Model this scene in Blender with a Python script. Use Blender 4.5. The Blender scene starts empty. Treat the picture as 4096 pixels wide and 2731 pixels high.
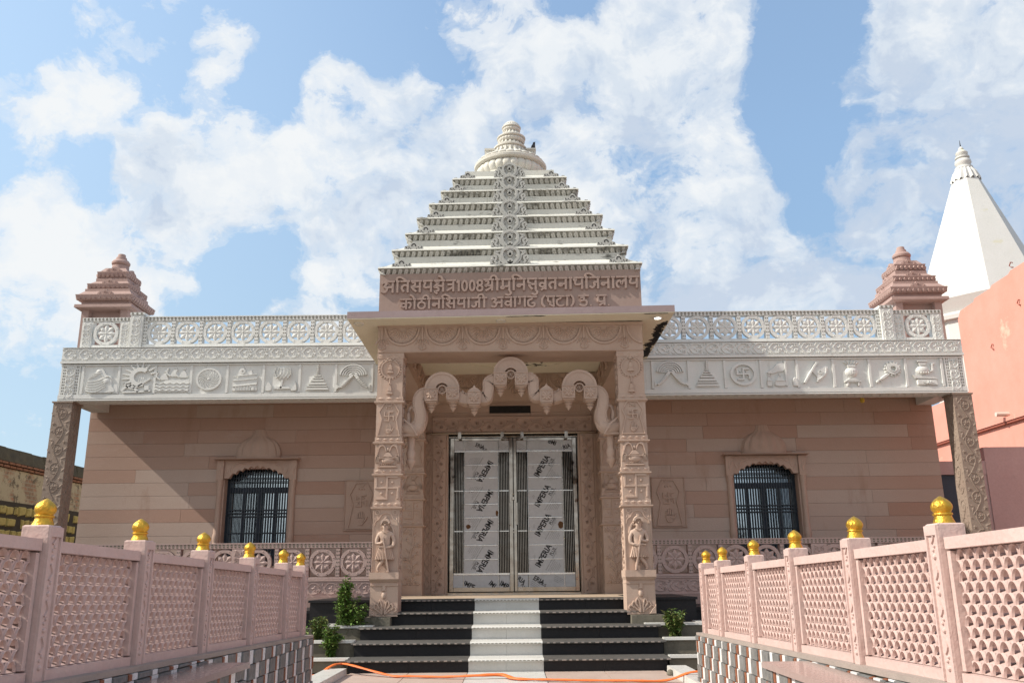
import bpy, bmesh, math, random
from math import sin, cos, pi, radians, sqrt, atan2
from mathutils import Vector, Matrix
random.seed(11)
SC = bpy.context.scene
COL = SC.collection
G = -0.03                       # ground level

# ------------------------------------------------------------------ camera
cd = bpy.data.cameras.new('camera'); cam = bpy.data.objects.new('camera', cd); COL.objects.link(cam)
cd.sensor_width = 36; cd.lens = 30.61; cd.clip_start = 0.05; cd.clip_end = 4000
cam.matrix_world = Matrix.Translation((0, 0, 1.08)) @ Matrix.Rotation(radians(90 + 15.15), 4, 'X') @ Matrix.Rotation(-0.0095, 4, 'Z')
SC.camera = cam

# ------------------------------------------------------------------ sun, sky, exposure
SUNV = Vector((-1.0, -0.20, 0.872)).normalized()          # towards the sun
sd = bpy.data.lights.new('sun', 'SUN'); sd.energy = 4.6; sd.angle = radians(0.53); sd.color = (1.0, 0.93, 0.82)
so = bpy.data.objects.new('sun', sd); COL.objects.link(so); so.location = (-30, -8, 30)
so.rotation_euler = (-SUNV).to_track_quat('-Z', 'Y').to_euler()
vs = SC.view_settings; vs.view_transform = 'Standard'; vs.look = 'None'; vs.gamma = 1; vs.exposure = 0.32; vs.use_curve_mapping = False

world = bpy.data.worlds.new('World'); SC.world = world; world.use_nodes = True

class NT:
    def __init__(s, nt): s.nt = nt; s.L = nt.links
    def n(s, t, **k):
        nd = s.nt.nodes.new(t)
        for a, b in k.items(): setattr(nd, a, b)
        return nd
    def put(s, sock, v):
        if v is None: return
        if hasattr(v, 'is_output') or isinstance(v, bpy.types.NodeSocket): s.L.new(v, sock)
        else: sock.default_value = v
    def math(s, op, a, b=None, c=None, clamp=False):
        nd = s.n('ShaderNodeMath', operation=op, use_clamp=clamp)
        for i, v in enumerate((a, b, c)): s.put(nd.inputs[i], v)
        return nd.outputs[0]
    def vmath(s, op, a, b=None):
        nd = s.n('ShaderNodeVectorMath', operation=op)
        s.put(nd.inputs[0], a); s.put(nd.inputs[1], b)
        return nd.outputs['Value'] if op in ('DISTANCE', 'DOT_PRODUCT', 'LENGTH') else nd.outputs[0]
    def noise(s, vec, scale, detail=4, rough=.55, dist=0.):
        nd = s.n('ShaderNodeTexNoise'); s.put(nd.inputs['Vector'], vec)
        nd.inputs['Scale'].default_value = scale; nd.inputs['Detail'].default_value = detail
        nd.inputs['Roughness'].default_value = rough; nd.inputs['Distortion'].default_value = dist
        return nd.outputs['Fac']
    def ramp(s, fac, stops, interp='LINEAR'):
        nd = s.n('ShaderNodeValToRGB'); cr_ = nd.color_ramp; cr_.interpolation = interp
        while len(cr_.elements) < len(stops): cr_.elements.new(0.5)
        for e, (p, c) in zip(cr_.elements, stops):
            e.position = p; e.color = (c, c, c, 1) if isinstance(c, (int, float)) else (c[0], c[1], c[2], 1)
        s.put(nd.inputs[0], fac); return nd.outputs['Color']
    def mix(s, fac, a, b, mode='MIX'):
        nd = s.n('ShaderNodeMix', data_type='RGBA', blend_type=mode)
        s.put(nd.inputs['Factor'], fac)
        for k, v in ((6, a), (7, b)):
            if isinstance(v, tuple): v = (v[0], v[1], v[2], 1)
            s.put(nd.inputs[k], v)
        return nd.outputs[2]
    def sepz(s, v):
        nd = s.n('ShaderNodeSeparateXYZ'); s.put(nd.inputs[0], v); return nd.outputs
    def mapping(s, v, scale=(1, 1, 1), rot=(0, 0, 0), loc=(0, 0, 0)):
        nd = s.n('ShaderNodeMapping'); s.put(nd.inputs[0], v)
        nd.inputs['Scale'].default_value = scale; nd.inputs['Rotation'].default_value = rot; nd.inputs['Location'].default_value = loc
        return nd.outputs[0]

def build_sky():
    t = NT(world.node_tree)
    bg = world.node_tree.nodes['Background']
    sky = t.n('ShaderNodeTexSky', sky_type='NISHITA', sun_disc=False)
    sky.sun_elevation = math.asin(SUNV.z); sky.sun_rotation = atan2(SUNV.x, SUNV.y)
    sky.air_density = 1.0; sky.dust_density = 1.2; sky.ozone_density = 2.5; sky.altitude = 150
    d = t.n('ShaderNodeTexCoord').outputs['Generated']
    warp = t.n('ShaderNodeTexNoise'); t.put(warp.inputs['Vector'], d); warp.inputs['Scale'].default_value = 9; warp.inputs['Detail'].default_value = 3
    wv = t.vmath('SUBTRACT', warp.outputs['Color'], (0.5, 0.5, 0.5))
    wd = t.n('ShaderNodeVectorMath', operation='MULTIPLY_ADD'); t.put(wd.inputs[0], wv); wd.inputs[1].default_value = (.10, .10, .10); t.put(wd.inputs[2], d)
    dw = wd.outputs[0]
    # cloud banks: azimuth (deg, + to the right), elevation, angular radius, amount
    banks = CLOUDS
    tot = None
    for az, el, r, amp in banks:
        a, e = radians(az), radians(el)
        v = (sin(a) * cos(e), cos(a) * cos(e), sin(e))
        q = t.vmath('DISTANCE', dw, v)
        q = t.math('MULTIPLY_ADD', q, -1.0 / radians(r * 1.22), 1.0)
        q = t.math('MULTIPLY', q, 1.4, clamp=True)
        q = t.math('MULTIPLY', q, amp)
        tot = q if tot is None else t.math('ADD', tot, q)
    tot = t.math('MINIMUM', tot, 1.0)
    st = t.mapping(dw, scale=(1, 1, 1.3))
    n1 = t.noise(st, 10.5, 8, .66)
    n2 = t.noise(t.mapping(d, scale=(1, 1, 1.3), loc=(.3, .1, .2)), 21.0, 7, .62)
    f = t.math('MULTIPLY_ADD', tot, 0.305, t.math('MULTIPLY', n1, 1.12))
    f = t.math('ADD', f, t.math('MULTIPLY_ADD', n2, .56, -.36))
    # sky behind the viewer and overhead: scattered cloud from the noise alone
    yv = t.sepz(d)[1]
    back = t.math('MULTIPLY', t.math('SUBTRACT', .45, yv, clamp=True), .45)
    f = t.math('ADD', f, back)
    dens = t.ramp(f, [(.54, 0.0), (.62, .30), (.72, .80), (.86, .99)], 'EASE')
    # cloud body: bright crowns, blue-grey bellies
    sh = t.noise(t.mapping(dw, scale=(1, 1, 1.4), loc=(.02, 0, .045)), 7.5, 6, .6)
    sh2 = t.noise(t.mapping(d, scale=(1, 1, 1.2), loc=(.5, 0, .1)), 17.0, 6, .6)
    x = t.sepz(d)[0]
    thick = t.math('MULTIPLY_ADD', sh, 1.5, t.math('MULTIPLY_ADD', sh2, .6, t.math('MULTIPLY_ADD', x, .42, -.27)))
    ccol = t.ramp(thick, [(.58, (5.5, 5.65, 5.75)), (.74, (5.15, 5.4, 5.65)), (.88, (4.3, 4.75, 5.3)), (1.0, (3.55, 4.1, 4.9))], 'EASE')
    # thin bright haze towards the sun side and the horizon
    z = t.sepz(d)[2]
    gain = t.ramp(z, [(.0, .62), (.2, .80), (.45, 1.22), (.75, 1.5)])
    blue = t.mix(1.0, sky.outputs[0], gain, 'MULTIPLY')
    blue = t.mix(1.0, blue, (1.08, 1.20, 1.14), 'MULTIPLY')
    blue = t.mix(.14, blue, (5.0, 5.5, 6.0))
    hz = t.math('MULTIPLY_ADD', x, -.75, t.math('MULTIPLY_ADD', z, -.40, .22), clamp=True)
    blue = t.mix(hz, blue, (4.0, 5.1, 6.1))
    col = t.mix(dens, blue, ccol)
    t.put(bg.inputs['Color'], col)
    bg.inputs['Strength'].default_value = 0.132

CLOUDS = [(12.6, 34.3, 4.8, 1),(14.1, 30.0, 5.0, 1),(7.4, 32.2, 4.5, 1),(2.0, 33.7, 3.4, 0.9),(-1.0, 35.6, 2.9, 0.8),(-5.1, 30.0, 4.6, 0.9),(-10.2, 29.5, 4.5, 0.9),(-13.3, 31.1, 2.9, 0.8),(-14.4, 24.6, 5.4, 1),(-20.1, 24.0, 4.9, 1),(-23.7, 24.3, 3.5, 0.8),(-8.4, 25.3, 6.6, 1),(5.6, 26.4, 7.7, 1),(14.7, 25.7, 5.3, 0.9),(12.3, 21.3, 7.2, 1),(17.6, 22.9, 3.4, 0.6),(-21.0, 27.8, 3.0, 0.8),(-25.1, 31.3, 2.1, 0.5),(-28.5, 30.7, 1.6, 0.35),(-19.2, 31.5, 2.3, 0.5),(-29.1, 27.8, 3.0, 0.8),(-26.7, 27.1, 2.6, 0.7),(-31.2, 25.4, 3.2, 0.8),(-30.4, 28.3, 1.8, 0.5),(-31.0, 20.5, 3.9, 0.8),(-27.0, 19.6, 5.4, 0.95),(-22.4, 19.2, 4.4, 0.7),(-29.1, 17.0, 4.8, 0.7),(-14.6, 18.0, 3.6, 0.7),(-11.1, 17.6, 3.3, 0.5),(27.9, 30.6, 4.4, 0.9),(31.4, 28.3, 5.4, 1),(34.0, 30.4, 3.6, 0.8),(26.4, 23.9, 4.1, 0.6),(30.3, 24.4, 5.1, 0.7),(23.8, 19.7, 5.1, 0.8),(25.5, 17.3, 4.2, 0.7),(22.5, 17.2, 4.6, 0.6),(8.2, 17.6, 5.6, 0.6),(15.5, 18.5, 5.4, 0.6),(0.8, 21.5, 6.8, 0.8),(22.7, 28.5, 1.7, 0.35),(31.9, 19.8, 4.6, 0.6),(-29.2, 23.3, 2.8, -0.9),(-18.1, 19.4, 3.5, -0.9),(-24.5, 21.6, 1.8, -0.5),(-22.2, 28.6, 1.7, -0.7),(-17.1, 29.1, 2.8, -0.7),(-9.4, 34.0, 3.9, -0.8),(-15.1, 34.2, 4.0, -0.6),(5.7, 32.7, 1.6, -0.9),(-5.1, 27.9, 1.4, -0.6),(4.0, 36.0, 2.8, -0.9),(21.2, 32.3, 3.4, -1),(20.1, 27.9, 3.6, -1),(19.2, 24.6, 3.1, -0.9),(21.3, 21.1, 2.8, -0.8),(-5.5, 33.7, 1.6, -0.6),(-32.5, 30.9, 3.3, -0.5),(-27.0, 25.5, 1.4, -0.5),(-17.2, 27.0, 1.3, -0.6),(-11.8, 19.0, 1.7, -0.4)]
build_sky()

# ------------------------------------------------------------------ mesh builder
def V(*a): return Vector(a)
class FR:
    """a drawing plane: point (a, b, c) = o + a*u + b*v + c*n"""
    def __init__(s, o, u=(1, 0, 0), v=(0, 0, 1), n=None):
        s.o, s.u, s.v = Vector(o), Vector(u), Vector(v)
        s.n = Vector(n) if n else s.u.cross(s.v).normalized()
    def __call__(s, a, b, c=0): return s.o + s.u * a + s.v * b + s.n * c
    def at(s, a, b, c=0, sc=1, rot=0):
        u = (s.u * cos(rot) + s.v * sin(rot)) * sc; v = (s.v * cos(rot) - s.u * sin(rot)) * sc
        return FR(s(a, b, c), u, v, s.n)
FRONT = FR((0, 0, 0))
def fy(y): return FR((0, y, 0))

def cr(pts, n=6, closed=False):
    out = []; N = len(pts)
    rng = range(N) if closed else range(N - 1)
    for i in rng:
        if closed: p = [pts[(i + k) % N] for k in (-1, 0, 1, 2)]
        else: p = [pts[max(i - 1, 0)], pts[i], pts[i + 1], pts[min(i + 2, N - 1)]]
        for k in range(n):
            t = k / n
            out.append(tuple(.5 * ((2 * b) + (c - a) * t + (2 * a - 5 * b + 4 * c - d) * t * t + (3 * b - a - 3 * c + d) * t ** 3) for a, b, c, d in zip(*p)))
    if not closed: out.append(tuple(pts[-1]))
    return out
def circ(cx, cy, r, n=16, a0=0., a1=2 * pi, ry=None):
    ry = r if ry is None else ry
    full = abs(a1 - a0 - 2 * pi) < 1e-6
    m = n if full else n + 1
    return [(cx + r * cos(a0 + (a1 - a0) * i / n), cy + ry * sin(a0 + (a1 - a0) * i / n)) for i in range(m)]
def spiral(cx, cy, r, turns=1.2, a0=0., d=1, n=14):
    return [(cx + r * (1 - .8 * i / n) * cos(a0 + d * turns * 2 * pi * i / n), cy + r * (1 - .8 * i / n) * sin(a0 + d * turns * 2 * pi * i / n)) for i in range(n + 1)]

class MB:
    def __init__(s): s.v = []; s.f = []; s.m = []; s.mi = 0
    def vert(s, p): s.v.append(Vector(p)); return len(s.v) - 1
    def face(s, ids): s.f.append(tuple(ids)); s.m.append(s.mi)
    def add(s, pts): i = len(s.v); s.v.extend(Vector(p) for p in pts); return list(range(i, i + len(pts)))
    def box(s, fr, a0, a1, b0, b1, c0, c1, t=0.):
        P = [(a0, b0, c0), (a1, b0, c0), (a1, b1, c0), (a0, b1, c0), (a0 + t, b0 + t, c1), (a1 - t, b0 + t, c1), (a1 - t, b1 - t, c1), (a0 + t, b1 - t, c1)]
        i = s.add([fr(*p) for p in P])
        for q in ((3, 2, 1, 0), (4, 5, 6, 7), (0, 1, 5, 4), (1, 2, 6, 5), (2, 3, 7, 6), (3, 0, 4, 7)): s.face([i[k] for k in q])
    def wbox(s, x0, x1, y0, y1, z0, z1): s.box(FR((0, 0, 0), (1, 0, 0), (0, 1, 0)), x0, x1, y0, y1, z0, z1)
    def prism(s, fr, pts, c0, c1, t=0.):
        n = len(pts); A = sum(pts[i][0] * pts[(i + 1) % n][1] - pts[(i + 1) % n][0] * pts[i][1] for i in range(n))
        if A < 0: pts = pts[::-1]
        top = pts
        if t:
            top = []
            for i in range(n):
                p0, p1, p2 = pts[i - 1], pts[i], pts[(i + 1) % n]
                d1 = V(p1[0] - p0[0], p1[1] - p0[1]); d2 = V(p2[0] - p1[0], p2[1] - p1[1])
                if d1.length < 1e-9: d1 = d2
                if d2.length < 1e-9: d2 = d1
                d1.normalize(); d2.normalize(); m = V(-d1.y - d2.y, d1.x + d2.x)
                L = m.length; m = m / L if L > .2 else V(-d1.y, d1.x)
                k = min(2.0, 1 / max(.4, m.dot(V(-d1.y, d1.x))))
                top.append((p1[0] + m.x * t * k, p1[1] + m.y * t * k))
        lo = s.add([fr(a, b, c0) for a, b in pts]); hi = s.add([fr(a, b, c1) for a, b in top])
        s.face(hi); s.face(lo[::-1])
        for i in range(n): j = (i + 1) % n; s.face((lo[i], lo[j], hi[j], hi[i]))
    def stroke(s, fr, pts, w, c0, c1, t=None, closed=False):
        n = len(pts); ws = w if isinstance(w, (list, tuple)) else [w] * n
        rows = []
        for i in range(n):
            p = pts[i]; a = pts[i - 1] if (i > 0 or closed) else p; b = pts[(i + 1) % n] if (i < n - 1 or closed) else p
            d1 = V(p[0] - a[0], p[1] - a[1]); d2 = V(b[0] - p[0], b[1] - p[1])
            if d1.length < 1e-9: d1 = d2
            if d2.length < 1e-9: d2 = d1
            if d1.length > 0: d1 = d1.normalized()
            if d2.length > 0: d2 = d2.normalized()
            n1 = V(-d1.y, d1.x); m = n1 + V(-d2.y, d2.x); m = m.normalized() if m.length > .2 else n1
            k = min(1.6, 1 / max(.5, m.dot(n1))); h = ws[i] / 2; ti = h * .30 if t is None else t
            o = [(p[0] + m.x * h * k, p[1] + m.y * h * k, c0), (p[0] + m.x * (h - ti) * k, p[1] + m.y * (h - ti) * k, c1),
                 (p[0] - m.x * (h - ti) * k, p[1] - m.y * (h - ti) * k, c1), (p[0] - m.x * h * k, p[1] - m.y * h * k, c0)]
            rows.append(s.add([fr(*q) for q in o]))
        for i in range(n if closed else n - 1):
            A, B = rows[i], rows[(i + 1) % n]
            for k in range(3): s.face((A[k], A[k + 1], B[k + 1], B[k]))
        if not closed: s.face(rows[0][::-1]); s.face(rows[-1])
    def ring(s, fr, a, b, r0, r1, c0, c1, n=24, a0=0., a1=2 * pi):
        full = abs(a1 - a0 - 2 * pi) < 1e-6; rows = []
        for i in range(n if full else n + 1):
            g = a0 + (a1 - a0) * i / n; q = (cos(g), sin(g))
            rows.append(s.add([fr(a + q[0] * r, b + q[1] * r, c) for r, c in ((r0, c0), (r1, c0), (r1, c1), (r0, c1))]))
        m = len(rows)
        for i in range(m if full else m - 1):
            A, B = rows[i], rows[(i + 1) % m]
            for k in range(4): s.face((A[k], A[(k + 1) % 4], B[(k + 1) % 4], B[k]))
        if not full: s.face(rows[0][::-1]); s.face(rows[-1])
    def dome(s, fr, a, b, r, h, c0=0., n=12, m=3, ry=None):
        ry = r if ry is None else ry; rows = []
        for k in range(m):
            g = k / m * pi / 2
            rows.append(s.add([fr(a + x, b + y, c0 + h * sin(g)) for x, y in circ(0, 0, r * cos(g), n, ry=ry * cos(g))]))
        top = s.vert(fr(a, b, c0 + h))
        for k in range(m - 1):
            for i in range(n): j = (i + 1) % n; s.face((rows[k][i], rows[k][j], rows[k + 1][j], rows[k + 1][i]))
        for i in range(n): s.face((rows[-1][i], rows[-1][(i + 1) % n], top))
    def lathe(s, o, prof, n=24, axis=(0, 0, 1), flute=0, amp=0., fsel=None, ref=None):
        """prof: list of (r, z[, flute amount])"""
        o = Vector(o); ax = Vector(axis).normalized()
        e1 = Vector(ref) if ref else (V(1, 0, 0) if abs(ax.x) < .9 else V(0, 1, 0))
        e1 = (e1 - ax * e1.dot(ax)).normalized(); e2 = ax.cross(e1); rows = []
        for pr in prof:
            r, z = pr[0], pr[1]; fa = pr[2] if len(pr) > 2 else 0
            row = []
            for i in range(n):
                g = 2 * pi * i / n; rr = r * (1 - fa * (1 - abs(cos(g * flute / 2)))) if flute else r
                row.append(o + ax * z + (e1 * cos(g) + e2 * sin(g)) * rr)
            rows.append(s.add(row))
        for a, b in zip(rows, rows[1:]):
            for i in range(n): j = (i + 1) % n; s.face((a[i], a[j], b[j], b[i]))
        s.face(rows[0][::-1]); s.face(rows[-1])
    def tube(s, pts, r, n=8, flat=None):
        pts = [Vector(p) for p in pts]; rs = r if isinstance(r, (list, tuple)) else [r] * len(pts)
        rows = []; up = V(0, 0, 1)
        for i, p in enumerate(pts):
            d = (pts[min(i + 1, len(pts) - 1)] - pts[max(i - 1, 0)]).normalized()
            e1 = d.cross(up)
            if e1.length < .05: e1 = d.cross(V(0, 1, 0))
            e1.normalize(); e2 = e1.cross(d)
            fl = flat if flat else 1
            rows.append(s.add([p + (e1 * cos(2 * pi * k / n) + e2 * sin(2 * pi * k / n) * fl) * rs[i] for k in range(n)]))
        for a, b in zip(rows, rows[1:]):
            for i in range(n): j = (i + 1) % n; s.face((a[i], a[j], b[j], b[i]))
        s.face(rows[0][::-1]); s.face(rows[-1])
    def frustum(s, x0, x1, y0, y1, z0, X0, X1, Y0, Y1, z1):
        i = s.add([(x0, y0, z0), (x1, y0, z0), (x1, y1, z0), (x0, y1, z0), (X0, Y0, z1), (X1, Y0, z1), (X1, Y1, z1), (X0, Y1, z1)])
        for q in ((3, 2, 1, 0), (4, 5, 6, 7), (0, 1, 5, 4), (1, 2, 6, 5), (2, 3, 7, 6), (3, 0, 4, 7)): s.face([i[k] for k in q])
    def mesh(s, vv, ff, fr, sc=1, depth=0.):
        i0 = s.add([fr(v[0] * sc, v[1] * sc, v[2] * sc) for v in vv])
        for f in ff: s.face([i0[k] for k in f])

def obj(name, mb, mats, parent=None, smooth=0, shear=0.):
    if isinstance(mats, bpy.types.Material): mats = [mats]
    if shear:
        for v in mb.v: v.z += v.x * shear
    lo = Vector((min(v[k] for v in mb.v) for k in range(3))); hi = Vector((max(v[k] for v in mb.v) for k in range(3)))
    c = (lo + hi) / 2
    if parent is None: c.z = lo.z
    me = bpy.data.meshes.new(name); me.from_pydata([v - c for v in mb.v], [], mb.f)
    for m in mats: me.materials.append(m)
    if len(mats) > 1: me.polygons.foreach_set('material_index', mb.m)
    bm = bmesh.new(); bm.from_mesh(me); bmesh.ops.recalc_face_normals(bm, faces=bm.faces); bm.to_mesh(me); bm.free()
    if smooth:
        me.polygons.foreach_set('use_smooth', [True] * len(me.polygons)); me.set_sharp_from_angle(angle=radians(smooth))
    o = bpy.data.objects.new(name, me); COL.objects.link(o)
    o.location = c
    if parent is not None:
        o.parent = parent; o.location = c - wloc(parent)
    return o
def wloc(o):
    l = o.location.copy()
    while o.parent is not None: o = o.parent; l += o.location
    return l
def empty(name, loc, label, cat, group=None):
    o = bpy.data.objects.new(name, None); COL.objects.link(o); o.location = loc; o.empty_display_size = .2
    return tag(o, label, cat, group)
def tag(o, label=None, cat=None, group=None, kind=None):
    if label: o['label'] = label
    if cat: o['category'] = cat
    if group: o['group'] = group
    if kind: o['kind'] = kind
    return o
def inst(src, parent, delta):
    """a copy of a part (and its children) under a parent, moved by delta in world space"""
    o = src.copy(); COL.objects.link(o); o.parent = parent
    o.location = wloc(src) + Vector(delta) - (wloc(parent) if parent else Vector())
    for ch in src.children:
        c = ch.copy(); COL.objects.link(c); c.parent = o
    return o

# ------------------------------------------------------------------ materials
MATS = {}
def mat(name, col, rough=.75, col2=None, nsc=3., var=.5, bump=.15, bsc=60., metallic=0., island=None, stain=None, spec=.4, extra=None, coat=0.):
    """col..col2 blotches by noise; island: list of colours picked per loose piece; stain: (colour, scale vec, threshold, softness)"""
    m = bpy.data.materials.new(name); m.use_nodes = True; t = NT(m.node_tree)
    b = m.node_tree.nodes['Principled BSDF']
    geo = t.n('ShaderNodeNewGeometry'); pos = geo.outputs['Position']
    c = (col[0], col[1], col[2], 1)
    if island:
        k = len(island); c = t.ramp(geo.outputs['Random Per Island'], [(i / k, q) for i, q in enumerate(island)], 'CONSTANT')
    if col2:
        f = t.ramp(t.noise(pos, nsc, 5, .6), [(.5 - var / 2, 0.), (.5 + var / 2, 1.)])
        if island: c = t.mix(t.math('MULTIPLY', f, .55), c, col2)
        else: c = t.mix(f, col, col2)
    fine = t.noise(pos, bsc, 4, .6)
    c = t.mix(.22, c, t.ramp(fine, [(.3, .55), (.7, 1.0)]), 'MULTIPLY')
    for sdef in (stain or []):
        sc_, vec, th, soft, amt = sdef
        n = t.noise(t.mapping(pos, scale=vec), 1.0, 6, .68)
        f = t.math('MULTIPLY', t.ramp(n, [(th, 0.), (th + soft, 1.)]), amt)
        c = t.mix(f, c, sc_)
    if extra: c = extra(t, pos, c, b) or c
    t.put(b.inputs['Base Color'], c)
    r = t.ramp(t.noise(pos, bsc * .3, 3), [(.3, max(0., rough - .1)), (.7, min(1., rough + .1))])
    t.put(b.inputs['Roughness'], r)
    b.inputs['Metallic'].default_value = metallic; b.inputs['Specular IOR Level'].default_value = spec
    if coat: b.inputs['Coat Weight'].default_value = coat; b.inputs['Coat Roughness'].default_value = .12
    if bump:
        bp = t.n('ShaderNodeBump'); bp.inputs['Strength'].default_value = bump; bp.inputs['Distance'].default_value = .01
        h = t.math('MULTIPLY_ADD', t.noise(pos, bsc * .25, 4, .6), 1.2, fine)
        t.put(bp.inputs['Height'], h); t.put(b.inputs['Normal'], bp.outputs[0])
    MATS[name] = m
    return m

GRIME = (.075, .06, .045)
M_carve = mat('carved_sandstone', (.52, .395, .32), .8, (.46, .325, .255), 2.2, .5, .25, 70, stain=[((.30, .22, .17), (9, 9, 1.2), .60, .12, .5)])
WALLST = [((.30, .185, .13), (2.2, 2.2, .6), .58, .18, .6), ((.47, .39, .34), (1.2, 1.2, 5), .60, .2, .4)]
M_wall = mat('grey_sandstone_blocks', (.46, .36, .305), .8, (.43, .31, .25), 1.3, .6, .2, 60,
             island=[(.47, .37, .315), (.455, .35, .295), (.48, .38, .325), (.445, .335, .28), (.46, .36, .305)], stain=WALLST)
M_wallred = mat('red_sandstone_blocks', (.38, .245, .185), .8, (.40, .275, .215), 1.3, .6, .2, 60,
             island=[(.43, .29, .23), (.41, .26, .20), (.44, .31, .25), (.395, .245, .185), (.43, .295, .235)], stain=WALLST)
M_white = mat('white_painted_stone', (.74, .74, .715), .7, (.68, .68, .65), 3, .5, .18, 70, stain=[((.33, .32, .28), (8, 8, 1.2), .60, .12, .5), ((.50, .48, .42), (1.5, 1.5, 3), .58, .2, .5)])
M_tower = mat('cream_stucco', (.68, .675, .62), .75, (.60, .59, .53), 2, .5, .2, 60, stain=[((.06, .055, .045), (1.6, 1.6, 5), .57, .09, .9), ((.30, .27, .2), (9, 9, 1), .60, .12, .5)])
M_crest = mat('weathered_crest_stone', (.52, .52, .49), .8, (.42, .42, .39), 5, .5, .2, 60, stain=[((.12, .12, .11), (7, 7, 4), .64, .08, .6)])
M_tleaf = mat('shaded_weathered_leaf_moulding', (.56, .555, .515), .8, (.47, .465, .43), 3, .5, .2, 60, stain=[((.05, .048, .04), (1.3, 1.3, 4), .54, .10, .9), ((.20, .19, .16), (5, 5, 5), .60, .1, .6)])  # greyer base puts the fascia's shade into the colour; the stains are mildew
M_groove = mat('groove_shade_mildew_stucco', (.13, .125, .105), .9, (.40, .39, .34), 3.5, .5, .3, 50)  # tier core coloured dark as shade between the leaves, blotched with mildew
M_dome = mat('cream_dome_stucco', (.67, .655, .60), .75, (.60, .57, .50), 3, .5, .2, 60, stain=[((.28, .22, .15), (14, 14, 3), .64, .1, .5)])
M_sign = mat('brown_sandstone', (.38, .285, .245), .85, (.33, .235, .195), 2.5, .5, .22, 70, stain=[((.55, .48, .42), (14, 14, 1.6), .70, .04, .6), ((.18, .12, .09), (6, 6, 1), .63, .1, .5)])
M_canopy = mat('mauve_slab_paint', (.37, .285, .285), .8, (.31, .235, .235), 3, .5, .2, 60, stain=[((.04, .035, .03), (3, 3, 6), .64, .05, .9)])
M_soffit = mat('cream_soffit', (.82, .77, .62), .8, (.76, .70, .55), 2, .5, .1, 50, stain=[((.035, .03, .025), (1.6, 1.6, 3), .68, .04, .95)])
M_post = mat('brown_carved_stone', (.33, .26, .21), .85, (.27, .20, .16), 3, .5, .25, 70)
M_turret = mat('pink_turret_stone', (.42, .295, .26), .8, (.36, .24, .21), 3, .5, .2, 60)
M_mauve = mat('mauve_fence_paint', (.61, .455, .415), .62, (.55, .395, .355), 5, .5, .3, 40, stain=[((.25, .2, .18), (9, 9, 9), .72, .05, .6), ((.60, .5, .48), (30, 30, 30), .70, .03, .5), ((.42, .335, .31), (1.3, 1.3, 2.6), .54, .16, .5)])
M_pinkrail = mat('pink_balustrade_stone', (.50, .375, .345), .75, (.44, .315, .285), 4, .5, .2, 60)
M_gold = mat('gold_paint', (.72, .43, .06), .38, (.60, .33, .04), 30, .5, .5, 60, metallic=.85, stain=[((.30, .16, .04), (22, 22, 22), .60, .1, .6)])
M_granite = mat('black_granite', (.014, .014, .016), .45, (.024, .023, .025), 30, .6, .05, 120, spec=.25, stain=[((.10, .085, .08), (26, 26, 26), .66, .05, .4), ((.14, .13, .12), (3, 3, 5), .66, .12, .35)])
M_dusty = mat('dusty_granite', (.095, .09, .082), .7, (.06, .055, .05), 12, .6, .1, 120, stain=[((.17, .155, .14), (5, 12, 5), .58, .15, .5)])
M_marble = mat('white_marble', (.64, .63, .60), .35, (.56, .55, .51), 4, .5, .03, 60, stain=[((.24, .24, .25), (1.1, 6, 1.6), .70, .03, .6), ((.5, .47, .36), (5, 5, 1.5), .66, .08, .5)])
M_floor = mat('beige_floor_stone', (.50, .40, .34), .6, (.42, .31, .26), 2.5, .6, .08, 60, stain=[((.26, .22, .19), (4, 4, 4), .66, .08, .5)])
M_porchfloor = mat('porch_floor_stone', (.52, .42, .32), .5, (.45, .35, .26), 2.5, .6, .05, 60)
M_ground = mat('dusty_ground', (.33, .27, .21), .95, (.26, .21, .16), 1.5, .6, .4, 30)
M_soil = mat('planter_soil', (.10, .075, .05), .95, (.16, .12, .08), 8, .6, .6, 40)
M_conc = mat('stained_concrete', (.20, .18, .14), .9, (.12, .11, .085), 4, .6, .3, 40, stain=[((.045, .045, .03), (4, 4, 1.5), .55, .12, .8), ((.33, .32, .29), (6, 6, 6), .66, .06, .6)])
M_mosaic = mat('stone_cladding', (.5, .5, .5), .45, (.13, .12, .11), 22, .7, .5, 50,
               island=[(.78, .77, .75), (.20, .205, .20), (.16, .16, .155), (.78, .77, .75), (.24, .235, .21), (.30, .115, .06), (.19, .19, .18), (.78, .77, .75), (.26, .10, .05), (.17, .175, .17)])
M_whitetile = mat('white_cladding', (.80, .79, .78), .3, (.74, .73, .72), 8, .5, .03, 60)
M_slate = mat('grey_slate_cladding', (.24, .24, .235), .5, (.13, .13, .125), 14, .5, .7, 35, stain=[((.32, .26, .16), (9, 9, 9), .62, .06, .5)])
M_rust = mat('rust_cladding', (.33, .125, .06), .5, (.20, .07, .035), 14, .5, .6, 35)
M_coping = mat('coping_stone', (.40, .33, .29), .6, (.30, .26, .23), 6, .6, .15, 60)
M_bench = mat('pink_granite', (.42, .31, .28), .14, (.34, .24, .215), 30, .7, .02, 200, stain=[((.22, .16, .15), (120, 120, 120), .60, .04, .5)], spec=.5)
M_hose = mat('orange_hose', (.85, .20, .045), .45, (.75, .16, .035), 6, .5, .05, 40)
M_steel = mat('stainless_steel', (.45, .40, .34), .14, (.36, .30, .24), 5, .6, 0, 30, metallic=1.)
M_bright = mat('polished_steel', (.78, .75, .70), .25, (.70, .66, .60), 5, .6, 0, 30, metallic=1.)
M_film = mat('protective_film', (.57, .58, .60), .42, (.51, .52, .54), 6, .5, .05, 20, stain=[((.2, .18, .16), (9, 9, 9), .71, .04, .6)])
M_ink = mat('black_ink', (.018, .018, .02), .6, bump=0)
M_inkgrey = mat('grey_ink', (.12, .12, .125), .6, bump=0)
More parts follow.
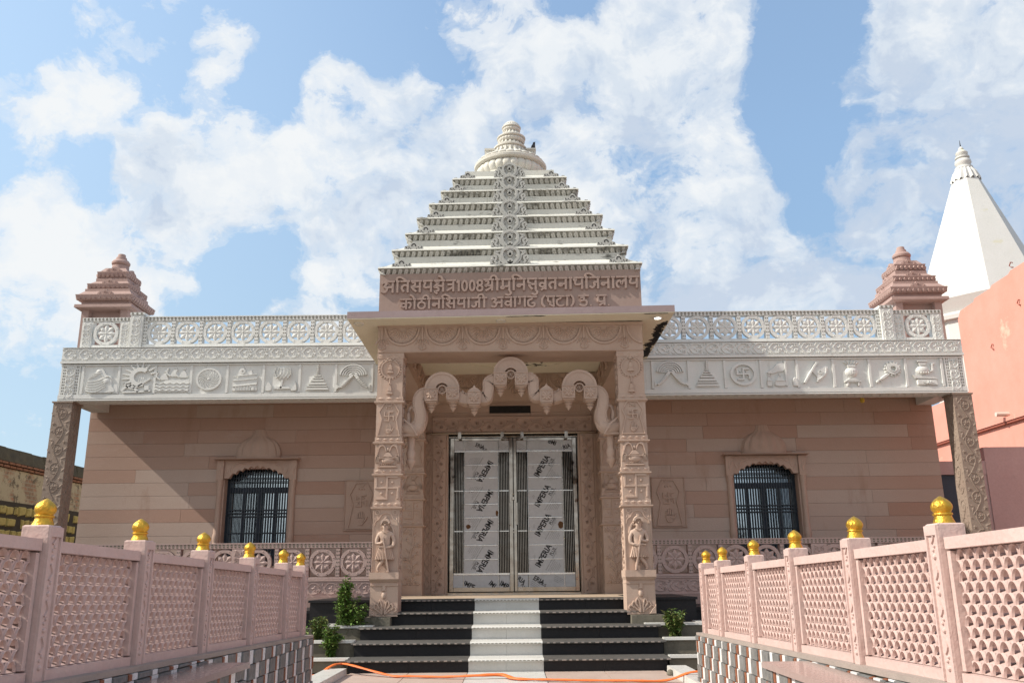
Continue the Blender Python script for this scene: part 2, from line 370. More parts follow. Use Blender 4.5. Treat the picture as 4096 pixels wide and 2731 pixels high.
M_torn = mat('torn_film_board', (.16, .075, .03), .8, (.10, .05, .02), 30, .5, .3, 60)
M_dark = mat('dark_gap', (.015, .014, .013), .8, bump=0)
M_grille = mat('blue_grey_grille', (.028, .038, .052), .45, (.022, .03, .042), 20, .5, .1, 80)
M_shutter = mat('blue_window_frame', (.032, .045, .070), .5, (.027, .038, .058), 10, .5, .1, 60)
M_glass = mat('reflective_glass', (.50, .57, .60), .04, bump=0, metallic=1.)
M_orange = mat('orange_plaster', (.70, .325, .26), .85, (.64, .27, .205), 1.2, .5, .2, 30, stain=[((.80, .52, .40), (.6, .6, .6), .64, .06, .7), ((.45, .17, .11), (3, 3, .5), .62, .1, .5)])
M_redtrim = mat('red_ledge', (.33, .10, .065), .8, (.25, .07, .05), 5, .5, .2, 40)
M_mwall = mat('mauve_plaster', (.48, .33, .32), .85, (.43, .285, .275), 1.5, .5, .15, 30)
M_spire = mat('white_spire_plaster', (.64, .64, .62), .8, (.59, .59, .56), 1.0, .5, .15, 20, stain=[((.55, .53, .38), (1.2, 1.2, 2.2), .62, .06, .6), ((.35, .34, .3), (2.2, 2.2, .5), .70, .05, .5)])
M_beige = mat('coping_pipe', (.6, .55, .48), .6)
M_leaf = mat('leaf', (.08, .16, .03), .5, (.14, .22, .04), 18, .6, .1, 40, island=[(.065, .14, .025), (.10, .19, .035), (.14, .23, .045), (.08, .16, .04), (.20, .23, .07)], spec=.35)
M_leafdry = mat('pale_leaf', (.16, .19, .05), .55, (.10, .15, .04), 18, .6, .1, 40, island=[(.09, .15, .035), (.15, .19, .05), (.21, .20, .07), (.07, .13, .03)])
M_stem = mat('stem', (.10, .08, .04), .8, (.07, .07, .03), 30)
M_bird = mat('grey_feathers', (.06, .06, .065), .6, (.03, .03, .035), 20, .5, .1, 60)
M_lampw = mat('lamp_rim', (.7, .68, .62), .5)
M_brass = mat('yellow_plastic', (.6, .4, .05), .5)
def emis(name, col, st):
    m = mat(name, col, .4, bump=0); b = m.node_tree.nodes['Principled BSDF']
    b.inputs['Emission Color'].default_value = (*col, 1); b.inputs['Emission Strength'].default_value = st
    return m
M_lit = emis('lit_lamp_glass', (1, .97, .9), 6.)

def brick_extra(t, pos, c, b):
    p = t.sepz(pos); cmb = t.n('ShaderNodeCombineXYZ'); t.put(cmb.inputs[0], p[1]); t.put(cmb.inputs[1], p[2])
    br = t.n('ShaderNodeTexBrick'); t.put(br.inputs['Vector'], cmb.outputs[0])
    br.inputs['Color1'].default_value = (.40, .21, .12, 1); br.inputs['Color2'].default_value = (.27, .18, .115, 1); br.inputs['Mortar'].default_value = (.30, .265, .19, 1)
    br.inputs['Scale'].default_value = 1.; br.inputs['Brick Width'].default_value = .24; br.inputs['Row Height'].default_value = .085; br.inputs['Mortar Size'].default_value = .012; br.inputs['Bias'].default_value = .1
    pl = t.ramp(t.noise(pos, 1.3, 6, .7), [(.44, 0.), (.50, 1.)])
    c = t.mix(pl, br.outputs['Color'], (.40, .35, .235))
    c = t.mix(t.ramp(t.noise(t.mapping(pos, scale=(3, 3, 3)), 1.6, 6, .72), [(.54, 0.), (.60, .8)]), c, (.09, .075, .05))
    return c
M_oldbrick = mat('old_brick_plaster', (.2, .15, .1), .95, bump=.5, bsc=25, extra=brick_extra)
M_moss = mat('mossy_coping', (.055, .05, .035), .95, (.10, .085, .05), 5, .5, .6, 25, stain=[((.22, .19, .12), (5, 5, 5), .66, .06, .6)])
M_ochre = mat('ochre_painted_block', (.50, .42, .14), .9, (.38, .31, .11), 9, .5, .4, 30, stain=[((.07, .06, .035), (7, 7, 7), .58, .08, .85)])
M_blockgap = mat('dark_mortar', (.05, .042, .03), .95, bump=.4, bsc=30)
M_redbrick = mat('red_brick', (.28, .13, .07), .95, (.2, .1, .06), 12, .5, .4, 30)

# ------------------------------------------------------------------ ornament vocabulary (drawn in a frame)
def swastika(m, fr, s, w, c0, c1, dots=True):
    m.stroke(fr, [(s, s), (0, s), (0, -s), (-s, -s)], w, c0, c1)
    m.stroke(fr, [(-s, s), (-s, 0), (s, 0), (s, -s)], w, c0, c1 - .0015)
    if dots:
        for i in (-1, 1):
            for j in (-1, 1): m.dome(fr, i * s * .5, j * s * .5, s * .15, (c1 - c0) * .9, c0, 8, 2)
def diamonds(m, fr, a0, a1, b0, b1, n, c0, h):
    w = (a1 - a0) / n
    for i in range(n):
        x = a0 + w * (i + .5); y = (b0 + b1) / 2; hh = (b1 - b0) / 2 * .9
        q = m.add([fr(x - w * .48, y, c0), fr(x, y - hh, c0), fr(x + w * .48, y, c0), fr(x, y + hh, c0), fr(x, y, c0 + h)])
        for k in range(4): m.face((q[k], q[(k + 1) % 4], q[4]))
def star(m, fr, r, c0, c1, n=8, ridge=.012):
    for i in range(n):
        a = 2 * pi * i / n + pi / 2; f = fr.at(0, 0, 0, 1, a)
        lo = m.add([f(0, 0, c0), f(.60 * r, -.25 * r, c0), f(r, 0, c0), f(.60 * r, .25 * r, c0)])
        hi = m.add([f(0, 0, c1), f(.60 * r, -.243 * r, c1), f(r, 0, c1), f(.60 * r, .243 * r, c1)])
        md = m.vert(f(.56 * r, 0, c1 + ridge)); m.face(lo[::-1])
        for k in range(4):
            m.face((lo[k], lo[(k + 1) % 4], hi[(k + 1) % 4], hi[k])); m.face((hi[k], hi[(k + 1) % 4], md))
    m.dome(fr, 0, 0, r * .13, ridge * 1.4, c1, 10, 2)
def leafp(m, fr, x, y, L, W, ang, c0, h):
    f = fr.at(x, y, 0, 1, ang)
    q = m.add([f(0, 0, c0), f(L * .4, -W / 2, c0), f(L, 0, c0), f(L * .4, W / 2, c0), f(L * .45, 0, c0 + h), f(L * .1, 0, c0 + h * .4)])
    for t in ((0, 1, 4, 5), (1, 2, 4), (2, 3, 4), (3, 0, 5, 4)): m.face([q[k] for k in t])
def flower(m, fr, x, y, r, c0, h, n=6):
    for i in range(n): leafp(m, fr, x, y, r, r * .75, 2 * pi * i / n + .3, c0, h)
    m.dome(fr, x, y, r * .28, h * 1.5, c0, 8, 2)
def vine(m, fr, x0, x1, y0, y1, unit, c0, h, w=.016, fl=.34):
    """running scroll along a between x0 and x1, height y0..y1"""
    n = max(1, round((x1 - x0) / unit)); u = (x1 - x0) / n; H = (y1 - y0); ym = (y0 + y1) / 2
    pts = [(x0 + u * i / 12, ym + H * .30 * sin(2 * pi * (i / 12) / 2)) for i in range(n * 12 + 1)]
    m.stroke(fr, pts, w, c0, c0 + h)
    for i in range(n):
        d = 1 if i % 2 == 0 else -1; cx = x0 + u * (i + .5)
        m.stroke(fr, [(cx + q[0], ym + d * q[1]) for q in spiral(0, -H * .12, min(u * .42, H * .36), 1.05, pi * .95, -1, 16)], w * .8, c0, c0 + h * .9)
        flower(m, fr, cx + u * .02, ym - d * H * .12, min(u, H) * fl * .5, c0, h, 5)
        leafp(m, fr, cx + u * .3, ym + d * H * .30, min(u, H) * .34, w * 2.2, d * .9, c0, h * .9)
        leafp(m, fr, cx - u * .38, ym + d * H * .22, min(u, H) * .30, w * 2.2, pi - d * .7, c0, h * .9)
def rising_vine(m, fr, xc, w_, z0, z1, step, c0, h):
    """floral scroll climbing a post face"""
    n = max(2, round((z1 - z0) / step)); u = (z1 - z0) / n
    pts = [(xc + w_ * .20 * sin(pi * i / 10), z0 + u * i / 10) for i in range(n * 10 + 1)]
    m.stroke(fr, pts, .018, c0, c0 + h)
    for i in range(n):
        d = 1 if i % 2 == 0 else -1; z = z0 + u * (i + .5)
        m.stroke(fr, [(xc + d * (w_ * .02) - d * q[0], z + q[1]) for q in circ(0, 0, min(u * .45, w_ * .30), 12, -pi * .5, pi * .9)], .016, c0, c0 + h)
        flower(m, fr, xc - d * w_ * .02, z, min(u, w_) * .21, c0, h * 1.3, 5)
        flower(m, fr, xc - d * w_ * .36, z + u * .42, w_ * .12, c0, h * 1.1, 5)
        for k, (dx, dz, an) in enumerate(((.34, -.2, .7), (.38, .2, 1.9), (-.3, -.1, 2.4), (.2, .46, .4))):
            leafp(m, fr, xc + d * w_ * dx, z + u * dz, u * .4, .05, an if d > 0 else pi - an, c0, h)
def pot(m, fr, w, h, c0, d):
    """overflowing pot, origin bottom centre"""
    m.dome(fr, 0, h * .30, w * .27, d * 1.3, c0, 14, 3, ry=h * .17)
    m.stroke(fr, [(-w * .28, h * .40), (w * .28, h * .40)], h * .05, c0, c0 + d * 1.3)
    m.prism(fr, [(-w * .22, h * .44), (w * .22, h * .44), (w * .07, h * .64), (-w * .07, h * .64)], c0, c0 + d, .006)
    m.prism(fr, [(-w * .40, .0), (w * .40, .0), (w * .30, h * .08), (-w * .30, h * .08)], c0, c0 + d, .006)
    for i in range(9): leafp(m, fr, -w * .3 + w * .075 * i, h * .07, h * .11, w * .07, pi / 2, c0, d)
    m.dome(fr, 0, h * .76, w * .06, d, c0, 10, 2, ry=h * .1)
    for s in (-1, 1):
        for k in range(4):
            q = .07 * k
            m.stroke(fr, [(s * x * w, y * h) for x, y in cr([(.06, .66 + q * .5), (.16 + q * .2, .90 + q * .3), (.32 + q * .2, .86 + q * .3), (.40 + q * .25, .60 - q)], 5)], w * .045, c0, c0 + d * (1 - .12 * k))
        for k in range(4): m.stroke(fr, [(s * (.34 + .035 * k) * w, h * .45), (s * (.36 + .04 * k) * w, h * .2)], w * .03, c0, c0 + d * .8)
        m.stroke(fr, [(s * x * w, y * h) for x, y in cr([(.30, .33), (.34, .5), (.44, .46), (.47, .22)], 4)], w * .03, c0, c0 + d * .8)
def hand(m, fr, s, c0, d):
    """raised palm, origin at wrist, s = length"""
    m.prism(fr, [(x * s, y * s) for x, y in cr([(-.2, .08), (0, 0), (.2, .08), (.26, .35), (.24, .52), (-.24, .52), (-.26, .3)], 3, True)], c0, c0 + d, .004)
    for x, L, r in ((-.19, .34, .06), (-.065, .44, .065), (.065, .48, .065), (.19, .40, .06)):
        m.stroke(fr, [(x * s, .48 * s), (x * 1.04 * s, (.5 + L * .6) * s), (x * 1.04 * s, (.5 + L) * s)], [r * 2 * s, r * 2 * s, r * 1.2 * s], c0, c0 + d)
    m.stroke(fr, [(.2 * s, .2 * s), (.38 * s, .42 * s), (.46 * s, .62 * s)], [.15 * s, .12 * s, .08 * s], c0, c0 + d)
    m.ring(fr, 0, .26 * s, .10 * s, .13 * s, c0 + d, c0 + d * 1.3, 10)
def vase_outline(m, fr, w, z0, z1, c0, d, wd):
    h = z1 - z0
    m.stroke(fr, [(-w * .46, z0), (-w * .30, z0 + h * .50), (-w * .42, z0 + h * .74), (-w * .2, z1), (w * .2, z1), (w * .42, z0 + h * .74), (w * .30, z0 + h * .50), (w * .46, z0)], wd, c0, c0 + d, closed=True)
def symbol_panel(m, fr, w, z0, z1, c0, d):
    """crescent, three dots, swastika and palm inside a vase-shaped frame"""
    h = z1 - z0
    vase_outline(m, fr, w, z0, z1, c0, d, w * .055)
    m.ring(fr, 0, z0 + h * .985, w * .09, w * .125, c0, c0 + d * .8, 12, pi, 2 * pi)
    for i in (-1, 0, 1): m.dome(fr, i * w * .10, z0 + h * .86, w * .04, d, c0, 8, 2)
    swastika(m, fr.at(0, z0 + h * .60, 0), w * .19, w * .06, c0, c0 + d)
    hand(m, fr.at(0, z0 + h * .06, 0), h * .32, c0, d)
def bell(m, fr, w, h, c0, d):
    m.prism(fr, [(x * w, y * h) for x, y in [(-.5, .08), (.5, .08), (.5, .2), (.34, .34), (.30, .62), (.2, .82), (0, .9), (-.2, .82), (-.30, .62), (-.34, .34), (-.5, .2)]], c0, c0 + d, w * .06)
    m.dome(fr, 0, .03 * h, w * .14, d, c0, 8, 2); m.ring(fr, 0, .97 * h, w * .07, w * .14, c0, c0 + d, 8)
    m.stroke(fr, [(-.34 * w, .4 * h), (.34 * w, .4 * h)], w * .06, c0 + d, c0 + d * 1.25)
def guard(m_fr, mirror, parent, material, c_skirt=.05):
    """carved standing guard leaning on a staff; m_fr origin between the feet; 0.77 m tall"""
    s = -1 if mirror else 1
    verts = []; edges = []; rad = []
    def P(x, z, c, r, r2=None):
        verts.append(m_fr(s * x, z, c)); rad.append((r, r2 or r)); return len(verts) - 1
    def E(*ids):
        for a, b in zip(ids, ids[1:]): edges.append((a, b))
    pel = P(.0, .34, .02, .07, .05); ch = P(0, .45, .03, .072, .05); ut = P(0, .53, .03, .078, .05); nk = P(0, .575, .035, .03); hd0 = P(0, .60, .045, .045); hd = P(0, .655, .045, .055, .05)
    E(pel, ch, ut, nk, hd0, hd)
    for kx, pts in ((-1, [(-.045, .30, .02, .045), (.01, .16, .03, .03), (.045, .06, .03, .022), (.05, .015, .03, .02), (.03, .008, .05, .018)]),
                    (1, [(.045, .30, .02, .045), (-.01, .17, .045, .035), (-.085, .08, .045, .024), (-.10, .02, .04, .02), (-.07, .008, .055, .018)])):
        prev = pel
        for p in pts: i = P(*p); E(prev, i); prev = i
    for pts in ([(-.085, .52, .03, .034), (-.12, .44, .03, .03), (-.115, .385, .045, .027), (-.04, .395, .075, .022), (-.01, .43, .08, .02)],
                [(.085, .52, .03, .034), (.125, .44, .03, .03), (.12, .36, .045, .027), (.05, .335, .075, .022), (.0, .335, .085, .022)]):
        prev = ut
        for p in pts: i = P(*p); E(prev, i); prev = i
    me = bpy.data.meshes.new('guard_relief'); me.from_pydata(verts, edges, [])
    bm = bmesh.new(); bm.from_mesh(me); ly = bm.verts.layers.skin.verify()
    for i, v in enumerate(bm.verts): v[ly].radius = rad[i]; v[ly].use_root = i == 0
    bm.to_mesh(me); bm.free()
    o = bpy.data.objects.new('guard_relief', me); COL.objects.link(o)
    o.modifiers.new('skin', 'SKIN'); sb = o.modifiers.new('sub', 'SUBSURF'); sb.levels = 1; sb.render_levels = 1
    dg = bpy.context.evaluated_depsgraph_get(); m2 = bpy.data.meshes.new_from_object(o.evaluated_get(dg))
    b = MB(); i0 = b.add([v.co for v in m2.vertices])
    for p in m2.polygons: b.face([i0[k] for k in p.vertices])
    bpy.data.objects.remove(o); bpy.data.meshes.remove(me); bpy.data.meshes.remove(m2)
    f = FR(m_fr.o, m_fr.u * s, m_fr.v, m_fr.n)
    # pleated skirt
    n = 11
    for k in range(n):
        q0 = -1 + 2 * k / n; q1 = -1 + 2 * (k + 1) / n; qm = (q0 + q1) / 2
        dep = lambda q: .05 + .035 * (1 - q * q)
        q = b.add([f(q0 * .085, .345, dep(q0)), f(q1 * .085, .345, dep(q1)), f(q1 * .135, .175, dep(q1)), f(q0 * .135, .175, dep(q0)), f(qm * .085, .345, dep(qm) + .008), f(qm * .138, .172, dep(qm) + .016), f(q0 * .135, .175, 0), f(q1 * .135, .175, 0)])
        b.face((q[0], q[4], q[5], q[3])); b.face((q[4], q[1], q[2], q[5])); b.face((q[3], q[5], q[2], q[7], q[6]))
    for sx in (-1, 1):
        q = b.add([f(sx * .085, .345, .05), f(sx * .135, .175, .05), f(sx * .135, .175, 0), f(sx * .085, .345, 0)]); b.face(q)
    b.stroke(f, [(-.088, .345), (.088, .345)], .022, .06, .095)                       # sash
    b.stroke(f, [(.14 if 0 else .062, .0), (.0, .34), (-.03, .47)], [.022, .026, .034], .05, .105)   # staff
    # turban, face, ear rings, collar
    b.stroke(f, cr([(-.058, .665), (-.04, .70), (0, .715), (.04, .70), (.058, .665)], 4), .04, .03, .105)
    b.dome(f, 0, .70, .056, .07, .02, 12, 3, ry=.045); b.stroke(f, [(0, .735), (.0, .765)], [.03, .045], .03, .07)
    b.dome(f, 0, .645, .011, .022, .085, 8, 2, ry=.018)
    for sx in (-1, 1):
        b.dome(f, sx * .02, .662, .011, .008, .088, 8, 2, ry=.006); b.stroke(f, [(sx * .008, .676), (sx * .034, .674)], .006, .085, .098)
        b.dome(f, sx * .056, .615, .011, .02, .04, 8, 2); b.dome(f, sx * .06, .65, .012, .02, .03, 8, 2, ry=.02)
    b.stroke(f, [(-.014, .622), (0, .619), (.014, .622)], .008, .08, .095)
    b.stroke(f, cr([(-.05, .565), (0, .54), (.05, .565)], 4), .012, .07, .09)
    b.stroke(f, cr([(.06, .60), (.085, .52), (.10, .40), (.09, .30)], 4) if False else cr([(.055, .66), (.10, .60), (.125, .50)], 4), [.03] * 9, 0, .03)
    return obj('guard_relief', b, material, parent, 50)

# letters -------------------------------------------------------------------
def text_poly(body, offset=0.0):
    c = bpy.data.curves.new('txt', 'FONT'); c.body = body; c.size = 1; c.offset = offset; c.resolution_u = 3
    o = bpy.data.objects.new('txt', c); COL.objects.link(o)
    dg = bpy.context.evaluated_depsgraph_get(); me = bpy.data.meshes.new_from_object(o.evaluated_get(dg))
    r = ([tuple(v.co) for v in me.vertices], [tuple(p.vertices) for p in me.polygons])
    bpy.data.objects.remove(o); bpy.data.curves.remove(c); bpy.data.meshes.remove(me)
    return r
def C(*p, n=5): return cr(list(p), n)
def loop(cx, cy, r, ry=None): return circ(cx, cy, r, 12, 0, 2 * pi - .01, ry)
VB = lambda x: [(x, 1), (x, 0)]
GL = {  # glyph: (advance, headline (from, to) or None, strokes)
 'A': (.98, (.5, 1.0), [C((.04, .80), (.2, .93), (.37, .78), (.2, .55)), C((.2, .55), (.42, .38), (.28, .08), (.0, .16)), [(.3, .50), (.8, .50)], VB(.8)]),
 'aa': (.34, (0, .34), [VB(.17)]),
 'ii': (.40, (0, .40), [VB(.2), C((-.3, 1.0), (-.2, 1.3), (.05, 1.34), (.2, 1.0))]),
 'i': (.32, (0, .32), [VB(.15), C((.15, 1.0), (.1, 1.3), (.4, 1.36), (.78, 1.0))]),
 'e': (0, None, [C((-.5, 1.4), (-.3, 1.34), (-.17, 1.0))]),
 'o': (.34, (0, .34), [VB(.17), C((-.2, 1.42), (.0, 1.34), (.17, 1.0))]),
 'u': (0, None, [C((-.17, 0), (-.05, -.2), (-.2, -.4), (-.45, -.3))]),
 'ta': (.72, (0, .72), [VB(.54), C((.54, .6), (.3, .66), (.12, .42), (.28, .08))]),
 'sha': (.82, (0, .82), [C((.1, .86), (.3, .86), (.3, .62), (.1, .5), (.2, .3), (.42, .06)), VB(.65), [(.16, .46), (.65, .52)]]),
 'ya': (.76, (0, .76), [C((.06, .95), (.2, .84), (.14, .6), (.2, .42), (.58, .46)), VB(.6)]),
 'ksha': (.84, (0, .84), [C((.12, .9), (.36, .84), (.2, .62), (.08, .44), (.32, .36), (.36, .14), (.12, .04), (.3, -.16)), [(.2, .58), (.68, .5)], VB(.68)]),
 'tra': (.70, (0, .70), [VB(.54), [(.54, .64), (.14, .64)], [(.54, .42), (.08, .10)]]),
 '1': (.36, None, [[(.22, 1.0), (.22, 0)], [(.22, 1.0), (.06, .78)]]), '0': (.52, None, [loop(.26, .5, .17, .44)]),
 '8': (.54, None, [loop(.27, .74, .16, .22), loop(.27, .26, .19, .24)]),
 'shra': (.74, (0, .74), [C((.08, .86), (.28, .88), (.32, .66), (.12, .5), (.22, .38)), VB(.58), [(.58, .5), (.18, .46)], [(.56, .34), (.12, .02)]]),
 'ma': (.78, (0, .78), [[(.18, 1), (.18, .36)], loop(.15, .28, .1), [(.2, .34), (.6, .40)], VB(.62)]),
 'na': (.70, (0, .70), [VB(.54), [(.54, .5), (.2, .5)], loop(.18, .42, .1)]),
 'sa': (.80, (0, .80), [C((.14, 1), (.14, .7), (.3, .56), (.2, .42), (.42, .06)), [(.2, .52), (.64, .52)], VB(.64)]),
 'va': (.66, (0, .66), [VB(.52), loop(.29, .40, .19)]),
 'vra': (.66, (0, .66), [VB(.52), loop(.29, .44, .17), [(.5, .26), (.2, -.02)]]),
 'tha': (.78, (0, .78), [loop(.14, .86, .09), C((.2, .8), (.14, .56), (.24, .40), (.6, .46)), VB(.62)]),
 'ja': (.80, (0, .80), [VB(.62), [(.62, .6), (.32, .6)], C((.32, .6), (.4, .34), (.22, .12), (.04, .26))]),
 'la': (.86, (0, .86), [VB(.7), C((.7, .55), (.55, .7), (.42, .4), (.28, .68), (.08, .5), (.1, .2), (.26, .06))]),
 'ka': (.92, (0, .92), [VB(.46), loop(.27, .42, .18), C((.46, .62), (.74, .66), (.8, .36), (.66, .1))]),
 'ttha': (.72, (0, .72), [[(.36, 1), (.36, .72)], loop(.36, .38, .27, .33)]),
 'ga': (.72, (0, .72), [C((.2, 1), (.2, .5), (.16, .3), (.04, .36)), VB(.56)]),
 'ddha': (.74, (0, .74), [C((.36, 1), (.36, .8), (.1, .6), (.14, .14), (.5, .06), (.58, .36), (.34, .36))]),
 'ea': (.72, (0, .72), [C((.16, 1), (.16, .56), (.34, .4), (.3, .2), (.62, -.02)), VB(.56)]),
 'tta': (.70, (0, .70), [C((.36, 1), (.36, .8), (.1, .6), (.12, .2), (.36, .04), (.62, .14))]),
 'U': (.74, (0, .74), [C((.1, .8), (.36, .84), (.36, .56), (.16, .54)), C((.16, .54), (.56, .5), (.52, .08), (.2, .04), (.06, .2))]),
 'pra': (.74, (0, .74), [C((.12, 1), (.12, .56), (.24, .38), (.56, .42)), VB(.58), [(.56, .30), (.2, .06)]]),
 '.': (.3, None, [[(.1, .04), (.2, .04)]]), '(': (.4, None, [C((.32, 1.15), (.12, .8), (.12, .3), (.32, -.05))]), ')': (.4, None, [C((.08, 1.15), (.28, .8), (.28, .3), (.08, -.05))]),
 ' ': (.3, None, [])}
def inscription(m, fr, seq, x0, x1, zb, h, w, c0, c1):
    tot = sum(GL[g][0] for g in seq); k = (x1 - x0) / tot; x = x0
    for g in seq:
        adv, hl, st = GL[g]
        f = lambda p: (x + p[0] * k, zb + p[1] * h)
        if hl: m.stroke(fr, [f((hl[0] - .02, 1)), f((hl[1] + .02, 1))], w * .9, c0, c1, w * .12)
        for j, q in enumerate(st): m.stroke(fr, [f(p) for p in q], w, c0, c1 - .002 - .0011 * j, w * .12)
        x += adv * k

# ================================================================== ground and paths
def sheet(name, x0, x1, y0, y1, z, m, kind='structure', th=None):
    b = MB()
    if th: b.wbox(x0, x1, y0, y1, z - th, z)
    else: b.face(b.add([(x0, y0, z), (x1, y0, z), (x1, y1, z), (x0, y1, z)]))
    return tag(obj(name, b, m), kind=kind)
sheet('ground', -900, 900, -900, 900, G - .02, M_ground)
b = MB()
for iy in range(14):
    for xa, xb in ((-2.02, -1.3), (-1.3, -.58), (.36, 1.09), (1.09, 1.82)):
        b.box(FR((0, 0, 0), (1, 0, 0), (0, 1, 0)), xa + .003, xb - .003, 1.3 + iy * .75, 1.3 + iy * .75 + .745, G - .018, G, .002)
tag(obj('path', b, M_floor), kind='structure')
b = MB()
for iy in range(11): b.box(FR((0, 0, 0), (1, 0, 0), (0, 1, 0)), -.575, .355, 1.3 + iy * .95, 1.3 + iy * .95 + .946, G - .018, G + .003, .002)
tag(obj('path_strip', b, M_marble), kind='structure')
for s, xa, xb in ((-1, -2.28, -2.025), (1, 1.825, 2.06)):
    b = MB()
    for y0, y1 in ((1.5, 3.6), (3.6, 5.7), (5.7, 7.9), (7.9, 9.9), (9.9, 11.15)):
        b.box(FR((0, 0, 0), (1, 0, 0), (0, 1, 0)), xa, xb, y0 + .003, y1 - .003, G - .02, G + .075, .006)
    tag(obj('kerb', b, M_marble), kind='structure')

# ================================================================== entrance staircase
stair = empty('staircase', (-.1, 12.2, G), 'five black granite steps with a white marble strip climbing to the temple door', 'staircase')
TOPS = [.125, .295, .46, .63, .79]; TY = [11.3 + .44 * k for k in range(5)]
XL = [-2.05, -2.06, -2.06, -1.875, -1.83]; XR = [1.87, 1.90, 1.915, 1.73, 1.70]
for k in range(5):
    y0, z0, z1 = TY[k], (TOPS[k - 1] if k else G), TOPS[k]
    yb = TY[k + 1] + .03 if k < 4 else 13.4
    bb = MB()
    for xa, xb, mi in ((XL[k], -.572, 0), (.352, XR[k], 0), (-.572, .352, 1)):
        bb.mi = mi
        nj = 2 if mi == 0 else 2
        for j in range(nj):
            u0 = xa + (xb - xa) * j / nj; u1 = xa + (xb - xa) * (j + 1) / nj
            bb.box(fy(y0 + .03), u0 + .001, u1 - .001, z0 - .02 if k else G - .01, z1 - .035, -.2, .0 if mi == 0 else .003)
    obj('riser', bb, [M_granite, M_marble], stair)
    tb = MB()
    prof = [(-(yb - y0), 0), (-(yb - y0), .036), (.0, .036), (.018, .034), (.03, .026), (.034, .016), (.028, .004), (.0, 0)]
    for xa, xb, mi in ((XL[k] - .03, -.574, 0), (.354, XR[k] + .03, 0), (-.574, .354, 1)):
        tb.mi = mi
        f = FR((0, y0 + .0, z1 - .036), (0, -1, 0), (0, 0, 1), (1, 0, 0))
        tb.prism(f, prof, xa + .001, xb - .001)
    # chipped light dashes cut along the nosing
    tb.mi = 2; x = XL[k]
    while x < XR[k]:
        L = random.uniform(.03, .055)
        if not (-.62 < x < .36): tb.box(fy(y0 - .033), x, x + L, z1 - .027, z1 - .013, -.004, .004, .001)
        x += .085 + random.uniform(-.008, .008)
    tb.mi = 3; x = -.55
    while x < .33: tb.box(fy(y0 - .033), x, x + .03, z1 - .026, z1 - .016, -.004, .0035, .001); x += .05
    obj('tread', tb, [M_dusty, M_marble, M_coping, M_conc], stair, 40)

# ================================================================== the temple
TEMPLE = empty('temple', (0, 14.4, G), 'pink sandstone temple with white stepped tower, carved porch and two wings', 'temple')
SH = .012                                    # the porch roof is a little out of level
b = MB(); b.wbox(-2.0, 1.96, 13.2, 16.5, G, .785); obj('porch_floor', b, M_porchfloor, TEMPLE)

def blocks(m, fr, x0, x1, z0, z1, holes=(), ch=.2425, zj=4.05, depth=.12):
    z = zj - math.ceil((zj - z0) / ch) * ch
    row = 0
    while z < z1 - .01:
        za, zb = max(z, z0), min(z + ch, z1)
        segs = [(x0, x1)]
        for hx0, hx1, hz0, hz1 in holes:
            if zb > hz0 + .02 and za < hz1 - .02:
                segs = [q for a, c in segs for q in ((a, min(c, hx0)), (max(a, hx1), c)) if q[1] - q[0] > .02]
        for a, c in segs:
            x = a
            while x < c - .01:
                L = random.uniform(.9, 2.4)
                if c - (x + L) < .4: L = c - x
                e = random.uniform(0, .003); m.mi = 1 if random.random() < (.82 if z > 3.0 else .30) else 0  # red blocks crowd the upper courses, colouring in shade and staining there
                m.box(fr, x + .0006, x + L - .0006, za + .0006, zb - .0006, -depth, e * .4, .0014)
                x += L
        z += ch; row += 1

